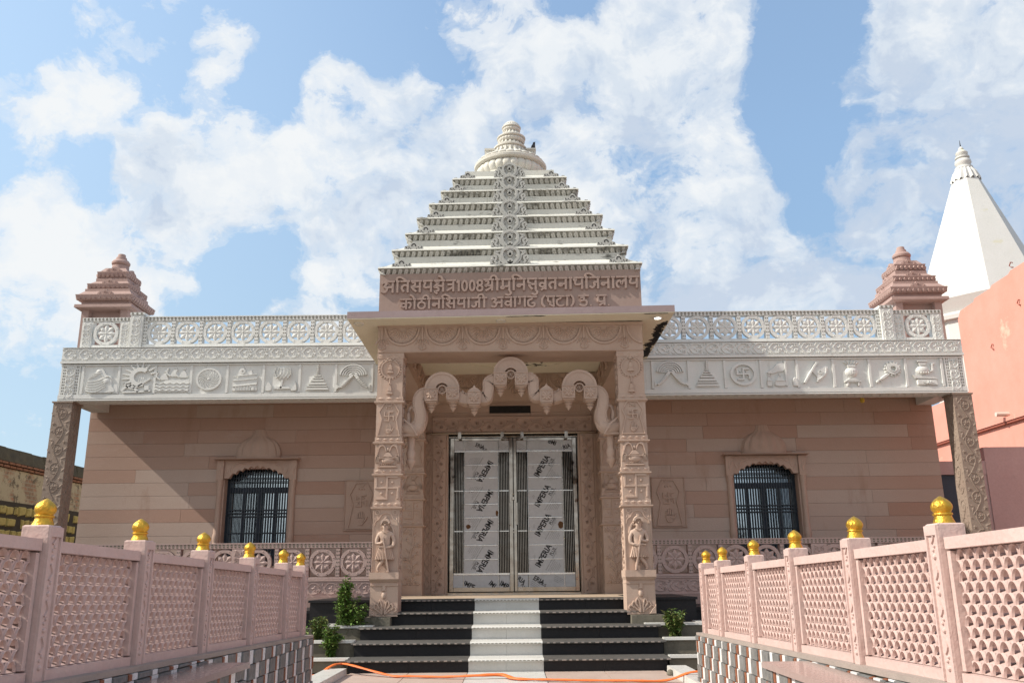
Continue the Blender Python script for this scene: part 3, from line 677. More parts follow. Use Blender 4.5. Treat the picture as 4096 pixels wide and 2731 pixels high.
# ---- wings
WIN = {-1: (-4.77, .61), 1: (4.695, .61)}
def window(s):
    xc, hw = WIN[s]; fr = FR((xc, 16.3, 0))
    f = MB()
    # fluted jamb columns
    for q in (-1, 1):
        x = q * (hw + .068)
        f.box(fr, x - .07, x + .07, 2.86, 3.235, -.1, .075, .006)
        leafp(f, fr, x, 2.93, .24, .07, pi / 2, .075, .012); leafp(f, fr, x + .01, 3.02, .17, .06, pi / 2 - .4, .075, .012)
        f.lathe(fr(x, 1.5, .01), [(.08, 0), (.085, .05), (.06, .10), (.075, .16), (.075, .20), (.055, .24), (.065, .30), (.068, .36), (.058, .40), (.055, .44), (.05, 1.12), (.058, 1.16), (.045, 1.20), (.06, 1.26), (.065, 1.34), (.07, 1.37)], 20, flute=10)
        f.box(fr, x - .085, x + .085, 1.3, 1.5, -.1, .09, .01)
        f.box(fr, q * hw - .012, q * hw + .012, 1.3, 2.9, -.26, -.004)
    # cusped arch panel
    top, spr, pk = 3.235, 2.90, 3.105
    P = [(-hw, top), (-hw, spr), (-hw + .10, spr)]
    n = 9
    ctr = [(-hw + .10 + (2 * hw - .20) * i / n) for i in range(n + 1)]
    zz = lambda x: spr + (pk - spr - .03) * (1 - (abs(x) / (hw - .10)) ** 2.2)
    for i in range(n):
        a, c = ctr[i], ctr[i + 1]
        for k in range(1, 7):
            t = k / 6; x = a + (c - a) * t
            P.append((x, zz(a) * (1 - t) + zz(c) * t + .05 * sin(pi * t)))
    P += [(hw, spr), (hw, top)]
    f.prism(fr, P, -.06, .035, .004)
    for q in (-1, 1):
        for k, (lx, lz, L, an) in enumerate(((.52, 2.96, .17, 1.2), (.50, 3.0, .2, 1.9), (.45, 3.1, .2, 2.6), (.33, 3.16, .2, 2.95), (.2, 3.19, .15, 3.0))):
            leafp(f, fr, q * lx, lz, L, .06, an if q > 0 else pi - an, .035, .014)
    w = obj('window', f, M_carve_dull, TEMPLE, 35)
    h = MB(); h.box(fr, -hw - .19, hw + .19, 3.235, 3.265, -.1, .20, .01); obj('sun_shade', h, M_carve_dull, w)
    # ribbed half dome over the shade
    d = MB(); prof = [(.42, 0), (.425, .05), (.43, .09), (.425, .14), (.405, .21), (.36, .28), (.29, .345), (.20, .39), (.155, .42), (.13, .47), (.115, .52), (.10, .545), (.0, .55)]
    rows = []
    for r, z in prof:
        row = []
        for i in range(61):
            g = pi + pi * i / 60; rr = r * (1 - (.085 if z > .08 else .0) * abs(cos(g * 6.5)) ** 3)
            row.append(fr(-cos(g) * -rr, 3.265 + z, -sin(g) * rr * .35))
        rows.append(d.add(row))
    for a, c in zip(rows, rows[1:]):
        for i in range(60): d.face((a[i], a[i + 1], c[i + 1], c[i]))
    for i in range(0): d.ring(fr.at(-.40 + .05 * i, 3.365, .35 * .43 * sqrt(max(.02, 1 - (abs(-.40 + .05 * i) / .44) ** 2)), 1), 0, 0, .014, .024, -.01, .006, 8, pi, 2 * pi)
    obj('dome_hood', d, M_carve_dull, w, 25)
    g = MB()
    x = -hw + .02
    while x < hw: g.box(fr, x - .008, x + .008, 1.3, 3.12, -.20, -.184); x += .049
    for z in (1.52, 1.62, 1.72, 1.92, 2.22, 2.28, 2.34, 2.86, 2.93, 3.02): g.box(fr, -hw, hw, z - .008, z + .008, -.204, -.180)
    obj('grille', g, M_grille, w)
    k = MB(); k.box(fr, -.035, .035, 1.3, 2.66, -.30, -.24); k.box(fr, -hw, hw, 2.66, 2.76, -.302, -.238)
    for q in (-1, 1): k.box(fr, q * hw - .04, q * hw + .04, 1.3, 3.12, -.304, -.236)
    for q in (-.5, .5): k.box(fr, q * hw - .02 , q * hw + .02, 1.3, 2.66, -.298, -.25)
    obj('shutter_frame', k, M_shutter, w)
    p = MB(); p.box(fr, -hw, hw, 1.25, 3.15, -.34, -.31); obj('pane', p, M_glass, w)
    p = MB(); p.box(fr, -hw - .1, hw + .1, 1.2, 1.32, -.34, .03); obj('sill', p, M_carve_dull, w)
M_carve_dull = mat('window_sandstone', (.47, .345, .28), .82, (.42, .295, .235), 3, .5, .2, 70)

for s in (-1, 1):
    xc, hw = WIN[s]
    b = MB(); hole = (xc - hw - .01, xc + hw + .01, 1.3, 3.09)
    xa, xb = (-8.02, -2.0) if s < 0 else (1.96, 7.96)
    blocks(b, fy(16.3), xa, xb, G, 4.42, [hole])
    obj('wing_wall', b, [M_wall, M_wallred], TEMPLE)
    b = MB(); o_ = s * 8.0 + (-.02 if s < 0 else -.04)
    b.wbox(min(o_, o_ - s * .1), max(o_, o_ - s * .1), 16.42, 25, G, 4.42)
    b.wbox(min(o_ - s * .1, s * 2), max(o_ - s * .1, s * 2), 24.8, 25, G, 4.42)
    b.wbox(*sorted((xc - hw - .03, xc - hw - .3)), 16.42, 16.7, 1.2, 3.3); b.wbox(*sorted((xc + hw + .03, xc + hw + .3)), 16.42, 16.7, 1.2, 3.3)
    obj('wing_side_wall', b, M_wall, TEMPLE)
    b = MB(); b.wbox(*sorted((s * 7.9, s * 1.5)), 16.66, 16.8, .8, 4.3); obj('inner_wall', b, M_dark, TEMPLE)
    window(s)
    # symbol panel beside the porch
    pc = -2.815 if s < 0 else 2.865
    f = FR((pc, 16.295, 0)); b = MB()
    b.box(f, -.32, .32, 1.93, 2.86, -.02, .018, .006)
    for q in ((-.31, .31, 2.835, 2.855), (-.31, .31, 1.935, 1.955)): b.box(f, *q, .018, .035, .004)
    for q in (-.31, .29): b.box(f, q, q + .02, 1.957, 2.833, .018, .034, .004)
    symbol_panel(b, f, .5, 1.975, 2.80, .018, .022)
    obj('carved_panel', b, M_carve_dull, TEMPLE)

# ---- icons on the white frieze (unit panel, centred, about .6 x .5)
def ic_beast(m, f, d):
    m.prism(f, cr([(-.2, -.22), (-.19, 0), (-.12, .1), (-.04, .2), (.04, .2), (.1, .1), (.18, .06), (.2, -.1), (.24, -.22)], 3, True), 0, d, .01)
    m.dome(f, -.03, .15, .04, .014, d, 10, 2); m.dome(f, .10, -.02, .06, .014, d, 10, 2); m.stroke(f, C((.02, .1), (.07, .05), (.14, .06), (.19, .02)), .014, d, d + .012)
    for k in range(5): m.stroke(f, C((-.2, -.2 + .04 * k), (-.05, -.22 + .05 * k), (.1, -.12 + .04 * k)), .012, d, d + .012)
    for x in (.17, .25): m.prism(f, cr([(x - .04, -.23), (x - .04, -.12), (x, -.06), (x + .04, -.12), (x + .04, -.23)], 3, True), 0, d * .8, .006)
    for k in range(4): m.stroke(f, [(-.2 + .03 * k, .02 + .03 * k), (-.08 + .03 * k, .06 + .02 * k)], .012, d, d + .012)
def ic_sun(m, f, d):
    m.ring(f, .06, .05, .10, .17, 0, d, 18, radians(50), radians(290))
    for k in range(11):
        a = radians(20 + k * 21); m.stroke(f, [(.06 + .17 * cos(a), .05 + .17 * sin(a)), (.06 + .29 * cos(a), .05 + .25 * sin(a))], [.05, .025], 0, d)
    m.dome(f, .08, -.02, .075, .032, 0, 12, 3, ry=.1)
    for k in range(3): m.stroke(f, [(.03 + .035 * k, -.08), (.05 + .035 * k, .05)], .009, .02, .036)
    m.stroke(f, C((-.2, -.05), (-.05, -.16), (.22, .02)), .03, 0, d); m.stroke(f, C((-.22, -.2), (-.1, -.1), (.05, -.22)), .05, 0, d); m.stroke(f, C((-.2, -.22), (0, -.22), (.24, -.2)), .04, 0, d)
    m.box(f, .13, .22, -.22, -.1, 0, d, .01)
def ic_boat(m, f, d):
    m.prism(f, [(-.27, -.23), (.27, -.23), (.27, .02), (.2, .0), (-.1, .0), (-.27, -.1)], 0, d * .7, .008)
    for r in range(3): m.stroke(f, [(x / 20 * .54 - .27, -.19 + .06 * r + .014 * sin(x * 1.6)) for x in range(21)], .016, d * .7, d * .7 + .012)
    for x, z in ((-.14, .04), (.02, .10), (.16, .08)):
        m.prism(f, cr([(x - .07, z - .05), (x - .05, z + .03), (x - .015, z + .08), (x + .03, z + .075), (x + .06, z + .02), (x + .075, z - .05)], 3, True), 0, d * .75, .012); m.dome(f, x + .01, z + .11, .028, .03, 0, 8, 2); m.stroke(f, C((x - .06, z - .04), (x - .12, z + .02), (x - .1, z + .1)), .03, 0, d)
def ic_spiral(m, f, d):
    m.prism(f, circ(0, 0, .205, 28), 0, d * .7, .008); m.ring(f, 0, 0, .17, .2, d * .7, d * .7 + .012, 28); m.dome(f, 0, 0, .03, .02, d * .7, 10, 2)
    for k in range(16):
        a = 2 * pi * k / 16; m.stroke(f, [((.035 + .13 * t) * cos(a + 1.2 * t), (.035 + .13 * t) * sin(a + 1.2 * t)) for t in (0, .33, .66, 1)], .012, d * .7, d * .7 + .012)
def ic_palace(m, f, d):
    m.prism(f, [(-.2, -.22), (.2, -.22), (.2, .04), (.12, .08), (.1, .16), (0, .12), (-.04, .25), (-.12, .14), (-.12, .02), (-.2, -.02)], 0, d * .8, .008)
    for z in (-.1, 0., .08): m.stroke(f, [(-.19, z - .04), (.19, z)], .014, d * .8, d * .8 + .014)
    m.ring(f, -.04, .13, .02, .04, d * .8, d * .8 + .014, 12)
    for x in (-.14, -.05, .05): m.stroke(f, [(x, -.21), (x, -.14), (x + .025, -.12), (x + .05, -.14), (x + .05, -.21)], .012, d * .8, d * .8 + .012)
    m.mi = 0; m.box(f, .09, .15, -.21, -.16, d * .8, d * .8 + .012)
def ic_tree(m, f, d):
    m.dome(f, .02, .09, .125, .05, 0, 14, 3, ry=.14)
    for k in range(4):
        m.stroke(f, C((-.08 + .06 * k, .0), (.0 + .05 * k, .09), (-.02 + .05 * k, .19)), .01, .02, .055); m.stroke(f, C((.12 - .06 * k, .0), (.04 - .05 * k, .09), (.06 - .05 * k, .19)), .01, .02, .052)
    m.stroke(f, [(.02, -.02), (.0, -.18)], [.03, .045], 0, d)
    m.prism(f, [(-.12, -.2), (.16, -.2), (.14, -.15), (-.08, -.13)], 0, d, .01)
    m.prism(f, cr([(-.24, -.22), (-.24, -.12), (-.2, -.06), (-.15, -.12), (-.15, -.22)], 3, True), 0, d, .01)
    m.prism(f, cr([(.15, -.22), (.2, -.12), (.22, -.04), (.25, -.12), (.25, -.22)], 3, True), 0, d, .01)
def ic_stupa(m, f, d):
    for w, z0, z1 in ((.19, -.22, -.17), (.175, -.165, -.13), (.15, -.125, -.07), (.12, -.065, -.02), (.09, -.015, .02), (.06, .025, .06), (.035, .065, .09)): m.prism(f, [(-w, z0), (w, z0), (w * .86, z1), (-w * .86, z1)], 0, d, .008)
    m.stroke(f, [(0, .09), (0, .25)], [.035, .018], 0, d)
    for k in range(5): m.stroke(f, [(-.022, .11 + .028 * k), (.022, .11 + .028 * k)], .01, d * .5, d * 1.2)
def ic_fish(m, f, d):
    for k in range(5):
        r = .215 - .034 * k; m.ring(f, -.01, .03, r - .022, r, 0, d * (1.15 - .1 * k), 18, radians(6), radians(174))
    for s in (-1, 1):
        P = C((s * .02, .06), (s * .08, -.04), (s * .16, -.14), (s * .22, -.17)); m.stroke(f, P, [.07 - .03 * i / len(P) for i in range(len(P))], 0, d * 1.3)
        for k in range(5): m.stroke(f, [(s * (.06 + .026 * k) - .025, -.01 - .03 * k - .02), (s * (.06 + .026 * k) + .03, -.01 - .03 * k + .01)], .01, d, d * 1.5)
        m.prism(f, [(s * .2, -.16), (s * .27, -.12), (s * .27, -.22)], 0, d, .006)
def ic_swast(m, f, d):
    m.ring(f, 0, 0, .165, .205, 0, d, 28); swastika(m, f, .095, .034, 0, d)
def ic_flag(m, f, d):
    m.stroke(f, [(.1, -.22), (.1, .23)], .04, 0, d); m.dome(f, .1, .22, .03, .04, 0, 8, 2)
    m.prism(f, cr([(.08, .2), (-.02, .18), (-.1, .1), (-.2, .02), (-.12, .0), (-.02, .03), (.08, .06)], 3, True), 0, d * .8, .006)
    for x, w in ((-.17, .04), (.0, .08)):
        m.prism(f, cr([(x - w, -.22), (x - w, -.12), (x, -.03), (x + w, -.12), (x + w, -.22)], 3, True), 0, d, .01); m.stroke(f, [(x, -.06), (x, .0)], .02, 0, d); m.stroke(f, [(x - w, -.13), (x + w, -.13)], .014, d, d + .012)
    m.prism(f, cr([(.2, -.22), (.2, -.1), (.25, -.06), (.28, -.14), (.28, -.22)], 3, True), 0, d, .01)
def ic_axe(m, f, d):
    m.stroke(f, [(-.19, -.17), (.03, .2)], .04, 0, d * 1.2)
    m.prism(f, cr([(-.06, .04), (.02, .12), (.1, .1), (.2, .13), (.18, 0), (.1, -.1), (.0, -.16), (.01, -.07)], 3, True), 0, d * .8, .008)
    m.ring(f, .07, .02, .02, .04, d * .8, d * .8 + .014, 12); m.stroke(f, C((.17, .1), (.15, 0), (.08, -.08), (.02, -.12)), .012, d * .8, d * .8 + .012)
def ic_pot(m, f, d):
    m.dome(f, 0, .02, .105, .06, 0, 16, 3, ry=.1); m.prism(f, [(-.06, .1), (.06, .1), (.075, .15), (-.075, .15)], 0, d, .008); swastika(m, f.at(0, .01, .05), .03, .012, 0, .014, False)
    for x, a in ((0, 1.57), (-.05, 2.1), (.05, 1.05), (-.07, 2.6), (.07, .5)): leafp(m, f, x * .6, .15, .11, .05, a, 0, d)
    m.prism(f, [(-.05, -.09), (.05, -.09), (.11, -.14), (-.11, -.14)], 0, d, .006); m.box(f, -.13, .13, -.165, -.142, 0, d * 1.1, .004)
    for x in (-.1, .07): m.box(f, x, x + .03, -.23, -.165, 0, d, .004)
def ic_mirror(m, f, d):
    m.ring(f, .08, .07, .065, .105, 0, d, 20); m.ring(f, .08, .07, .045, .06, 0, d * 1.2, 20)
    for k in range(14): a = 2 * pi * k / 14; m.dome(f, .08 + .12 * cos(a), .07 + .12 * sin(a), .024, d * .9, 0, 8, 2)
    m.stroke(f, C((-.0, -.02), (-.1, -.1), (-.17, -.14)), [.05] * 6 + [.035] * 5, 0, d); m.dome(f, -.18, -.16, .035, d * 1.2, 0, 8, 2); m.dome(f, -.13, -.16, .02, d, 0, 8, 2)
def ic_pitcher(m, f, d):
    m.dome(f, -.02, .04, .11, .06, 0, 16, 3, ry=.09); m.prism(f, [(-.07, .12), (.03, .12), (.05, .19), (-.09, .19)], 0, d, .008); m.stroke(f, [(-.1, .2), (.06, .2)], .025, 0, d * 1.2)
    m.stroke(f, C((.08, .02), (.13, .04), (.13, .14), (.17, .16)), .03, 0, d)
    for k in range(5): m.dome(f, -.1 + .04 * k, -.01, .014, .02, .045, 8, 2)
    m.prism(f, [(-.2, -.04), (.14, -.07), (.2, -.13), (-.16, -.11)], 0, d, .006); m.prism(f, [(-.13, -.12), (.17, -.13), (.19, -.23), (-.13, -.22)], 0, d * .9, .006)
    for k in range(5): a = .5 + .5 * k; m.stroke(f, [(.03, -.21), (.03 + .1 * cos(a), -.21 + .06 * sin(a))], .012, d * .9, d * .9 + .012)
IC = {-1: [ic_fish, ic_stupa, ic_tree, ic_palace, ic_spiral, ic_boat, ic_sun, ic_beast], 1: [ic_fish, ic_stupa, ic_swast, ic_flag, ic_axe, ic_pot, ic_mirror, ic_pitcher]}
ICN = dict(ic_fish='double_fish_relief', ic_stupa='stepped_shrine_relief', ic_tree='tree_relief', ic_palace='palace_relief', ic_spiral='wheel_relief', ic_boat='water_relief', ic_sun='sun_relief', ic_beast='beast_relief', ic_swast='swastika_relief', ic_flag='flag_relief', ic_axe='axe_relief', ic_pot='pot_relief', ic_mirror='mirror_relief', ic_pitcher='pitcher_relief')

def arabesque(m, fr, x0, x1, y0, y1, unit, c0, h):
    """interlaced running ornament, raised"""
    n = max(1, round((x1 - x0) / unit)); u = (x1 - x0) / n; H = y1 - y0; ym = (y0 + y1) / 2
    for i in range(n):
        cx = x0 + u * (i + .5)
        for s in (-1, 1):
            m.stroke(fr, C((cx - u * .5, ym), (cx - u * .28, ym + s * H * .38), (cx + u * .05, ym + s * H * .40), (cx + u * .30, ym + s * H * .12), n=4), H * .085, c0, c0 + h)
            m.stroke(fr, [(cx + u * .18 + q[0], ym + s * H * .20 + s * q[1]) for q in spiral(0, 0, H * .17, .9, pi * .3, 1, 9)], H * .07, c0, c0 + h)
            leafp(m, fr, cx + u * .36, ym + s * H * .2, H * .34, H * .2, s * 1.0, c0, h)
            leafp(m, fr, cx - u * .12, ym + s * H * .05, H * .3, H * .18, s * .8, c0, h)
            for k in range(3): m.box(fr, cx - u * .5 + (k - 1) * u * .07 - .007, cx - u * .5 + (k - 1) * u * .07 + .007, ym + s * H * .42 - .012, ym + s * H * .42 + .012, c0, c0 + h, .003)
        leafp(m, fr, cx - u * .3, ym, u * .34, H * .3, 0, c0, h)
def dentils(m, fr, x0, x1, y0, y1, step, c0, h):
    """two staggered rows of small raised triangles as on the rails"""
    n = int((x1 - x0) / step); ym = (y0 + y1) / 2
    for i in range(n):
        x = x0 + (x1 - x0) * (i + .5) / n
        for s in (-1, 1):
            w = step * .36; z = ym + s * (y1 - y0) * .2; q = (y1 - y0) * .13
            m.prism(fr, [(x - w, z - s * q), (x + w, z - s * q), (x + w * .3, z + s * q), (x - w * .3, z + s * q)], c0, c0 + h)
def pierced_rail(m, fr, x0, x1, y0, y1, step, c0, c1, darkm=1):
    m.box(fr, x0, x1, y0, y1, c0, c1, .004); m.mi = darkm; dentils(m, fr, x0 + .01, x1 - .01, y0, y1, step, c1, .0025); m.mi = 0
def rosette_panel(fr, w, h, depth, mats, parent, solid=None):
    m = MB(); r = min(w, h) / 2 + .006
    m.ring(fr, 0, 0, r * .74, r, -depth, 0, 32); star(m, fr, r * .77, -depth * .85, -.012, 8, .016)
    for k in range(8): a = 2 * pi * k / 8 + pi / 8; m.dome(fr, r * .87 * cos(a), r * .87 * sin(a), r * .05, .008, 0, 8, 2)
    return obj('rosette_panel', m, mats, parent)
def bal_post(fr, w, h, c0, c1, mats, parent, fancy=False, name='baluster_post'):
    m = MB(); m.box(fr, -w / 2, w / 2, 0, h, c0, c1, .004)
    f2 = FR(fr(0, 0, 0), fr.v, -fr.u, fr.n)
    if fancy:
        arabesque(m, f2, .03, h - .03, -w * .36, w * .36, h / 3.0, c1, .012)
    else:
        m.mi = 1; n = max(3, int(h / .062))
        for i in range(n):
            z = .02 + (h - .04) * (i + .5) / n
            for s in (-1, 1): m.prism(fr, [(s * w * .34, z - .012), (s * w * .34, z + .012), (s * w * .08, z + .004), (s * w * .08, z - .004)], c1, c1 + .0025)
        m.mi = 0
    return obj(name, m, mats, parent)

def balustrade(parent, mats, Y, xin, xout, s, zb, zo0, zo1, zt, pitch, wide=None, back=False):
    """s: side; runs from |x|=xin to |x|=xout"""
    fr = FR((0, Y, 0)); a, c = sorted((s * xin, s * xout))
    m = MB(); pierced_rail(m, fr, a, c, zo1, zt, .065, -.12, .008); m.box(fr, a, c, zt - .012, zt + .004, -.13, .014)
    obj('top_rail', m, mats, parent)
    m = MB(); m.box(fr, a, c, zb, zo0, -.12, .006, .004); obj('bottom_rail', m, mats, parent)
    xs = xout; base = None; pbase = None
    pw = .075
    first = xs - pw / 2
    k = 0; x = first; h = zo1 - zo0
    while x - pitch > xin - pitch * .6:
        P = (s * x, 0, 0)
        if wide and abs(x - wide) < pitch * .5:
            bal_post(FR((s * x, Y, zo0)), .27, h, -.12, .02, mats, parent, True); x0 = x - .10
        else:
            if pbase is None: pbase = bal_post(FR((s * x, Y, zo0)), pw, h, -.118, .004, mats, parent); px = x
            else: inst(pbase, parent, (s * (x - px), 0, 0))
            x0 = x
        xc = x - pitch / 2 - (.05 if wide and abs(x - wide) < pitch * .5 else 0)
        if base is None: base = rosette_panel(FR((s * xc, Y, (zo0 + zo1) / 2)), pitch - pw, h, .07, mats, parent); bx = xc
        else: inst(base, parent, (s * (xc - bx), 0, 0))
        x -= pitch + (.1 if wide and abs(x - wide) < pitch * .5 else 0)
    return base, bx

for s in (-1, 1):
    lo, hi = sorted((s * 2.0, s * 8.0))
    fr = fy(15.0)
    b = MB()
    b.wbox(lo, hi, 15.03, 15.36, 4.165, 4.80); b.wbox(lo, hi, 15.36, 16.4, 4.42, 4.80)
    b.wbox(*sorted((s * 7.98, s * 7.66)), 15.36, 16.28, 4.165, 4.42)
    b.wbox(lo, hi, 16.4, 25.0, 4.42, 5.08)
    b.wbox(lo, hi, 15.02, 16.4, 4.86, 5.08)
    b.box(fr, lo - .015, hi + .015, 4.80, 4.86, -1.4, .03, .008)                      # moulding
    b.box(fr, lo, hi, 4.135, 4.165, -.36, .0, .004)
    BAL = obj('eave_beam', b, M_white, TEMPLE)
    # frame strips and icons
    b = MB(); b.box(fr, lo, hi, 4.168, 4.25, -.03, .0, .004); b.box(fr, lo, hi, 4.765, 4.797, -.03, .0, .004)
    pit = .64; xe = 7.60
    for k in range(9): x = s * (xe - pit * k); b.box(fr, x - .025, x + .025, 4.253, 4.762, -.03, -.001, .004)
    obj('frieze_frame', b, M_white, BAL)
    for k in range(8):
        m = MB(); f = FR((s * (xe - pit * (k + .5)) + (.0 if s < 0 else .0), 15.03, 4.507), (1.12, 0, 0), (0, 0, 1.0), (0, -1, 0))
        fn = IC[s][7 - k]; fn(m, f, .042); obj(ICN[fn.__name__], m, M_white, BAL, 40)
    m = MB(); f = FR((s * 7.815, 15.03, 4.17)); m.box(f, -.17, .17, .003, .625, -.02, .022, .004)
    f2 = FR(f(0, 0, 0), f.v, -f.u, f.n); arabesque(m, f2, .03, .60, -.085, .085, .2, .022, .014)
    m.mi = 1
    for q in (-.13, -.10, .10, .13):
        for i in range(11): m.box(f, q - .006, q + .006, .03 + .053 * i, .06 + .053 * i, .022, .0245)
    obj('end_panel', m, [M_white, M_conc], BAL)
    m = MB(); m.box(fr, lo - .01, hi + .01, 4.86, 5.09, -.1, .0, .005); arabesque(m, fr, lo + .02, hi - .02, 4.872, 5.078, .285, .0, .016); m.box(fr, lo - .01, hi + .01, 5.09, 5.105, -.2, .018, .004)
    obj('floral_band', m, M_white, BAL)
    m = MB()
    for i in range(40):
        x = lo + .1 + i * (hi - lo - .2) / 39
        m.prism(FR((x, 15.18, 4.165), (1, 0, 0), (0, 1, 0), (0, 0, -1)), [(-.06, -.10), (.0, -.12), (.06, .10), (0, .12)], -.02, .036)
    obj('soffit_carving', m, M_white, BAL)
    # parapet balustrade on the roof edge
    R = MB(); R.box(fy(15.12), lo + (0 if s > 0 else .2), hi - (.2 if s > 0 else 0), 5.08, 5.12, -.16, .03, .004)
    rb = obj('roof_balustrade', R, M_white, TEMPLE)
    mats2 = [M_white, M_conc]
    balustrade(rb, mats2, 15.12, 2.05, 6.66, s, 5.12, 5.19, 5.62, 5.70, .503)
    bal_post(FR((s * 6.775, 15.12, 5.12)), .235, .60, -.16, .05, mats2, rb, True, 'corner_pier')
    m = MB(); pierced_rail(m, FR((s * 6.775, 15.12, 0)), -.13, .13, 5.72, 5.775, .065, -.17, .06); obj('pier_cap', m, mats2, rb)
    for xx in (6.99, 7.68): bal_post(FR((s * xx, 15.12, 5.12)), .20, .505, -.13, .0, mats2, rb, True)
    rosette_panel(FR((s * 7.335, 15.12, 5.40)), .46, .44, .07, mats2, rb)
    m = MB(); pierced_rail(m, fy(15.12), *sorted((s * 6.895, s * 7.78)), 5.625, 5.695, .065, -.13, .008); obj('top_rail', m, mats2, rb)
    m = MB(); m.box(fy(15.12), *sorted((s * 7.095, s * 7.575)), 5.12, 5.18, -.12, .0); obj('bottom_rail', m, mats2, rb)

    # brown carved post carrying the wing corner
    m = MB(); xp0, xp1 = sorted((s * 8.06, s * 7.73)); m.wbox(xp0, xp1, 15.02, 15.36, G, 4.11); m.wbox(xp0 - .02, xp1 + .02, 15.0, 15.38, 4.11, 4.135)
    cp = obj('corner_post', m, M_post, TEMPLE)
    m = MB(); rising_vine(m, FR(((xp0 + xp1) / 2, 15.02, 0)), 0, .31, .9, 4.08, .32, 0, .009)
    f = FR((xp1, 15.19, 0), (0, 1, 0), (0, 0, 1)) if s < 0 else FR((xp0, 15.19, 0), (0, -1, 0), (0, 0, 1))
    rising_vine(m, f, 0, .30, .9, 4.08, .30, 0, .008)
    f = FR((xp0, 15.19, 0), (0, -1, 0), (0, 0, 1)) if s < 0 else f
    m.v = [V(min(max(v.x, xp0 - .012), xp1 + .012), min(max(v.y, 15.005), 15.35), v.z) for v in m.v]
    obj('floral_relief', m, M_post, cp)

    # low pink balustrade along the verandah: a thing of its own
    t = empty('balustrade', (s * 4.9, 15.0, .79), 'pink stone rosette balustrade along the %s wing, under the wing window' % ('left' if s < 0 else 'right'), 'balustrade', 'pink verandah balustrades')
    mp = [M_pinkrail, M_conc]
    balustrade(t, mp, 15.0, 2.02, 7.72, s, 1.07, 1.12, 1.585, 1.675, .515, 4.6 if s < 0 else 5.12)
    m = MB(); l2, h2 = sorted((s * 2.0, s * 7.72)); f = fy(15.0); m.box(f, l2, h2, .79, 1.07, -.12, .0, .004); m.box(f, l2, h2, 1.045, 1.068, -.0, .02, .004); arabesque(m, f, l2 + .02, h2 - .02, .83, 1.03, .285, 0, .014)
    obj('floral_band', m, M_pinkrail, t)

    # stepped sandstone turret on the roof corner
    cx, cy = s * 8.03 * 1.0, 16.86
    m = MB()
    for dx in (-1, 1):
        for dy in (-1, 1): m.wbox(cx + dx * .385 - .07, cx + dx * .385 + .07, cy + dy * .385 - .07, cy + dy * .385 + .07, 5.08, 6.26)
    m.wbox(cx - .35, cx + .35, cy - .30, cy + .36, 5.08, 6.25)
    tu = obj('roof_turret', m, M_turret, TEMPLE)
    m = MB(); m.frustum(cx - .5, cx + .5, cy - .5, cy + .5, 6.25, cx - .565, cx + .565, cy - .565, cy + .565, 6.275); m.frustum(cx - .565, cx + .565, cy - .565, cy + .565, 6.275, cx - .56, cx + .56, cy - .56, cy + .56, 6.335); m.frustum(cx - .56, cx + .56, cy - .56, cy + .56, 6.335, cx - .47, cx + .47, cy - .47, cy + .47, 6.365); m.wbox(cx - .47, cx + .47, cy - .47, cy + .47, 6.36, 6.42)
    obj('cornice', m, M_turret, tu)
    def fring(m, cx, cy, h, zb, zt, n):
        """leaf carved cyma fascia on four sides"""
        m.frustum(cx - h * .9, cx + h * .9, cy - h * .9, cy + h * .9, zb, cx - h + .012, cx + h - .012, cy - h + .012, cy + h - .012, zb + (zt - zb) * .45)
        m.frustum(cx - h + .012, cx + h - .012, cy - h + .012, cy + h - .012, zb + (zt - zb) * .45, cx - h + .004, cx + h - .004, cy - h + .004, cy + h - .004, zt - .012)
        m.wbox(cx - h, cx + h, cy - h, cy + h, zt - .016, zt)
        H = zt - zb - .02
        for dx, dy in ((0, -1), (1, 0), (-1, 0)):
            u = (-dy, dx, 0) if True else None
            o_ = (cx + dx * h * .95, cy + dy * h * .95, zb); f = FR(o_, u, (dx * .30, dy * .30, 1), (dx, dy, 0))
            for i in range(n):
                a = -h * .96 + 2 * h * .96 * (i + .5) / n; w = h * .96 / n * .80; sl = -.35 * w if a < 0 else .35 * w
                m.prism(f, [(a - w + sl, .01), (a + w + sl, .01), (a + w * 1.0, H * .55), (a + w * .6, H * .86), (a - w * .6, H * .86), (a - w, H * .55)], -.02, .016 + .016 * 0, w * .3)
    def slope(m, cx, cy, h0, z0, h1, z1): m.frustum(cx - h0, cx + h0, cy - h0, cy + h0, z0, cx - h1, cx + h1, cy - h1, cy + h1, z1)
    for zb, zt, h, zs, hs, zn, n in ((6.42, 6.54, .565, 6.635, .45, 6.69, 11), (6.69, 6.81, .43, 6.885, .32, 6.96, 9), (6.96, 7.10, .315, 7.20, .21, 7.21, 7)):
        m = MB(); fring(m, cx, cy, h, zb, zt, n); slope(m, cx, cy, h - .03, zt - .001, hs, zs); m.wbox(cx - hs + .005, cx + hs - .005, cy - hs + .005, cy + hs - .005, zs - .002, zn)
        for dx, dy in ((0, -1), (1, 0), (-1, 0)):
            f = FR((cx + dx * (h - .05), cy + dy * (h - .05), zt - .004), (-dy, dx, 0), (0, 0, 1), (dx, dy, 0))
            m.prism(f, [(-.16, 0), (.16, 0), (.15, .05), (.10, .085), (.05, .09), (.03, .12), (-.03, .12), (-.05, .09), (-.10, .085), (-.15, .05)], -.05, .012, .003)
            m.ring(f, 0, .055, .018, .032, .012, .022, 10, -.3, pi + .3)
            for q in (-.11, .11): m.box(f, q - .012, q + .012, .02, .06, .012, .02, .004)
        obj('tier', m, M_turret, tu)
    m = MB(); m.lathe((cx, cy, 7.19), [(.19, 0), (.165, .05), (.165, .12)], 24); m.lathe((cx, cy, 7.31), [(.13, 0), (.175, .04), (.18, .075), (.15, .12), (.11, .135)], 48, flute=16)
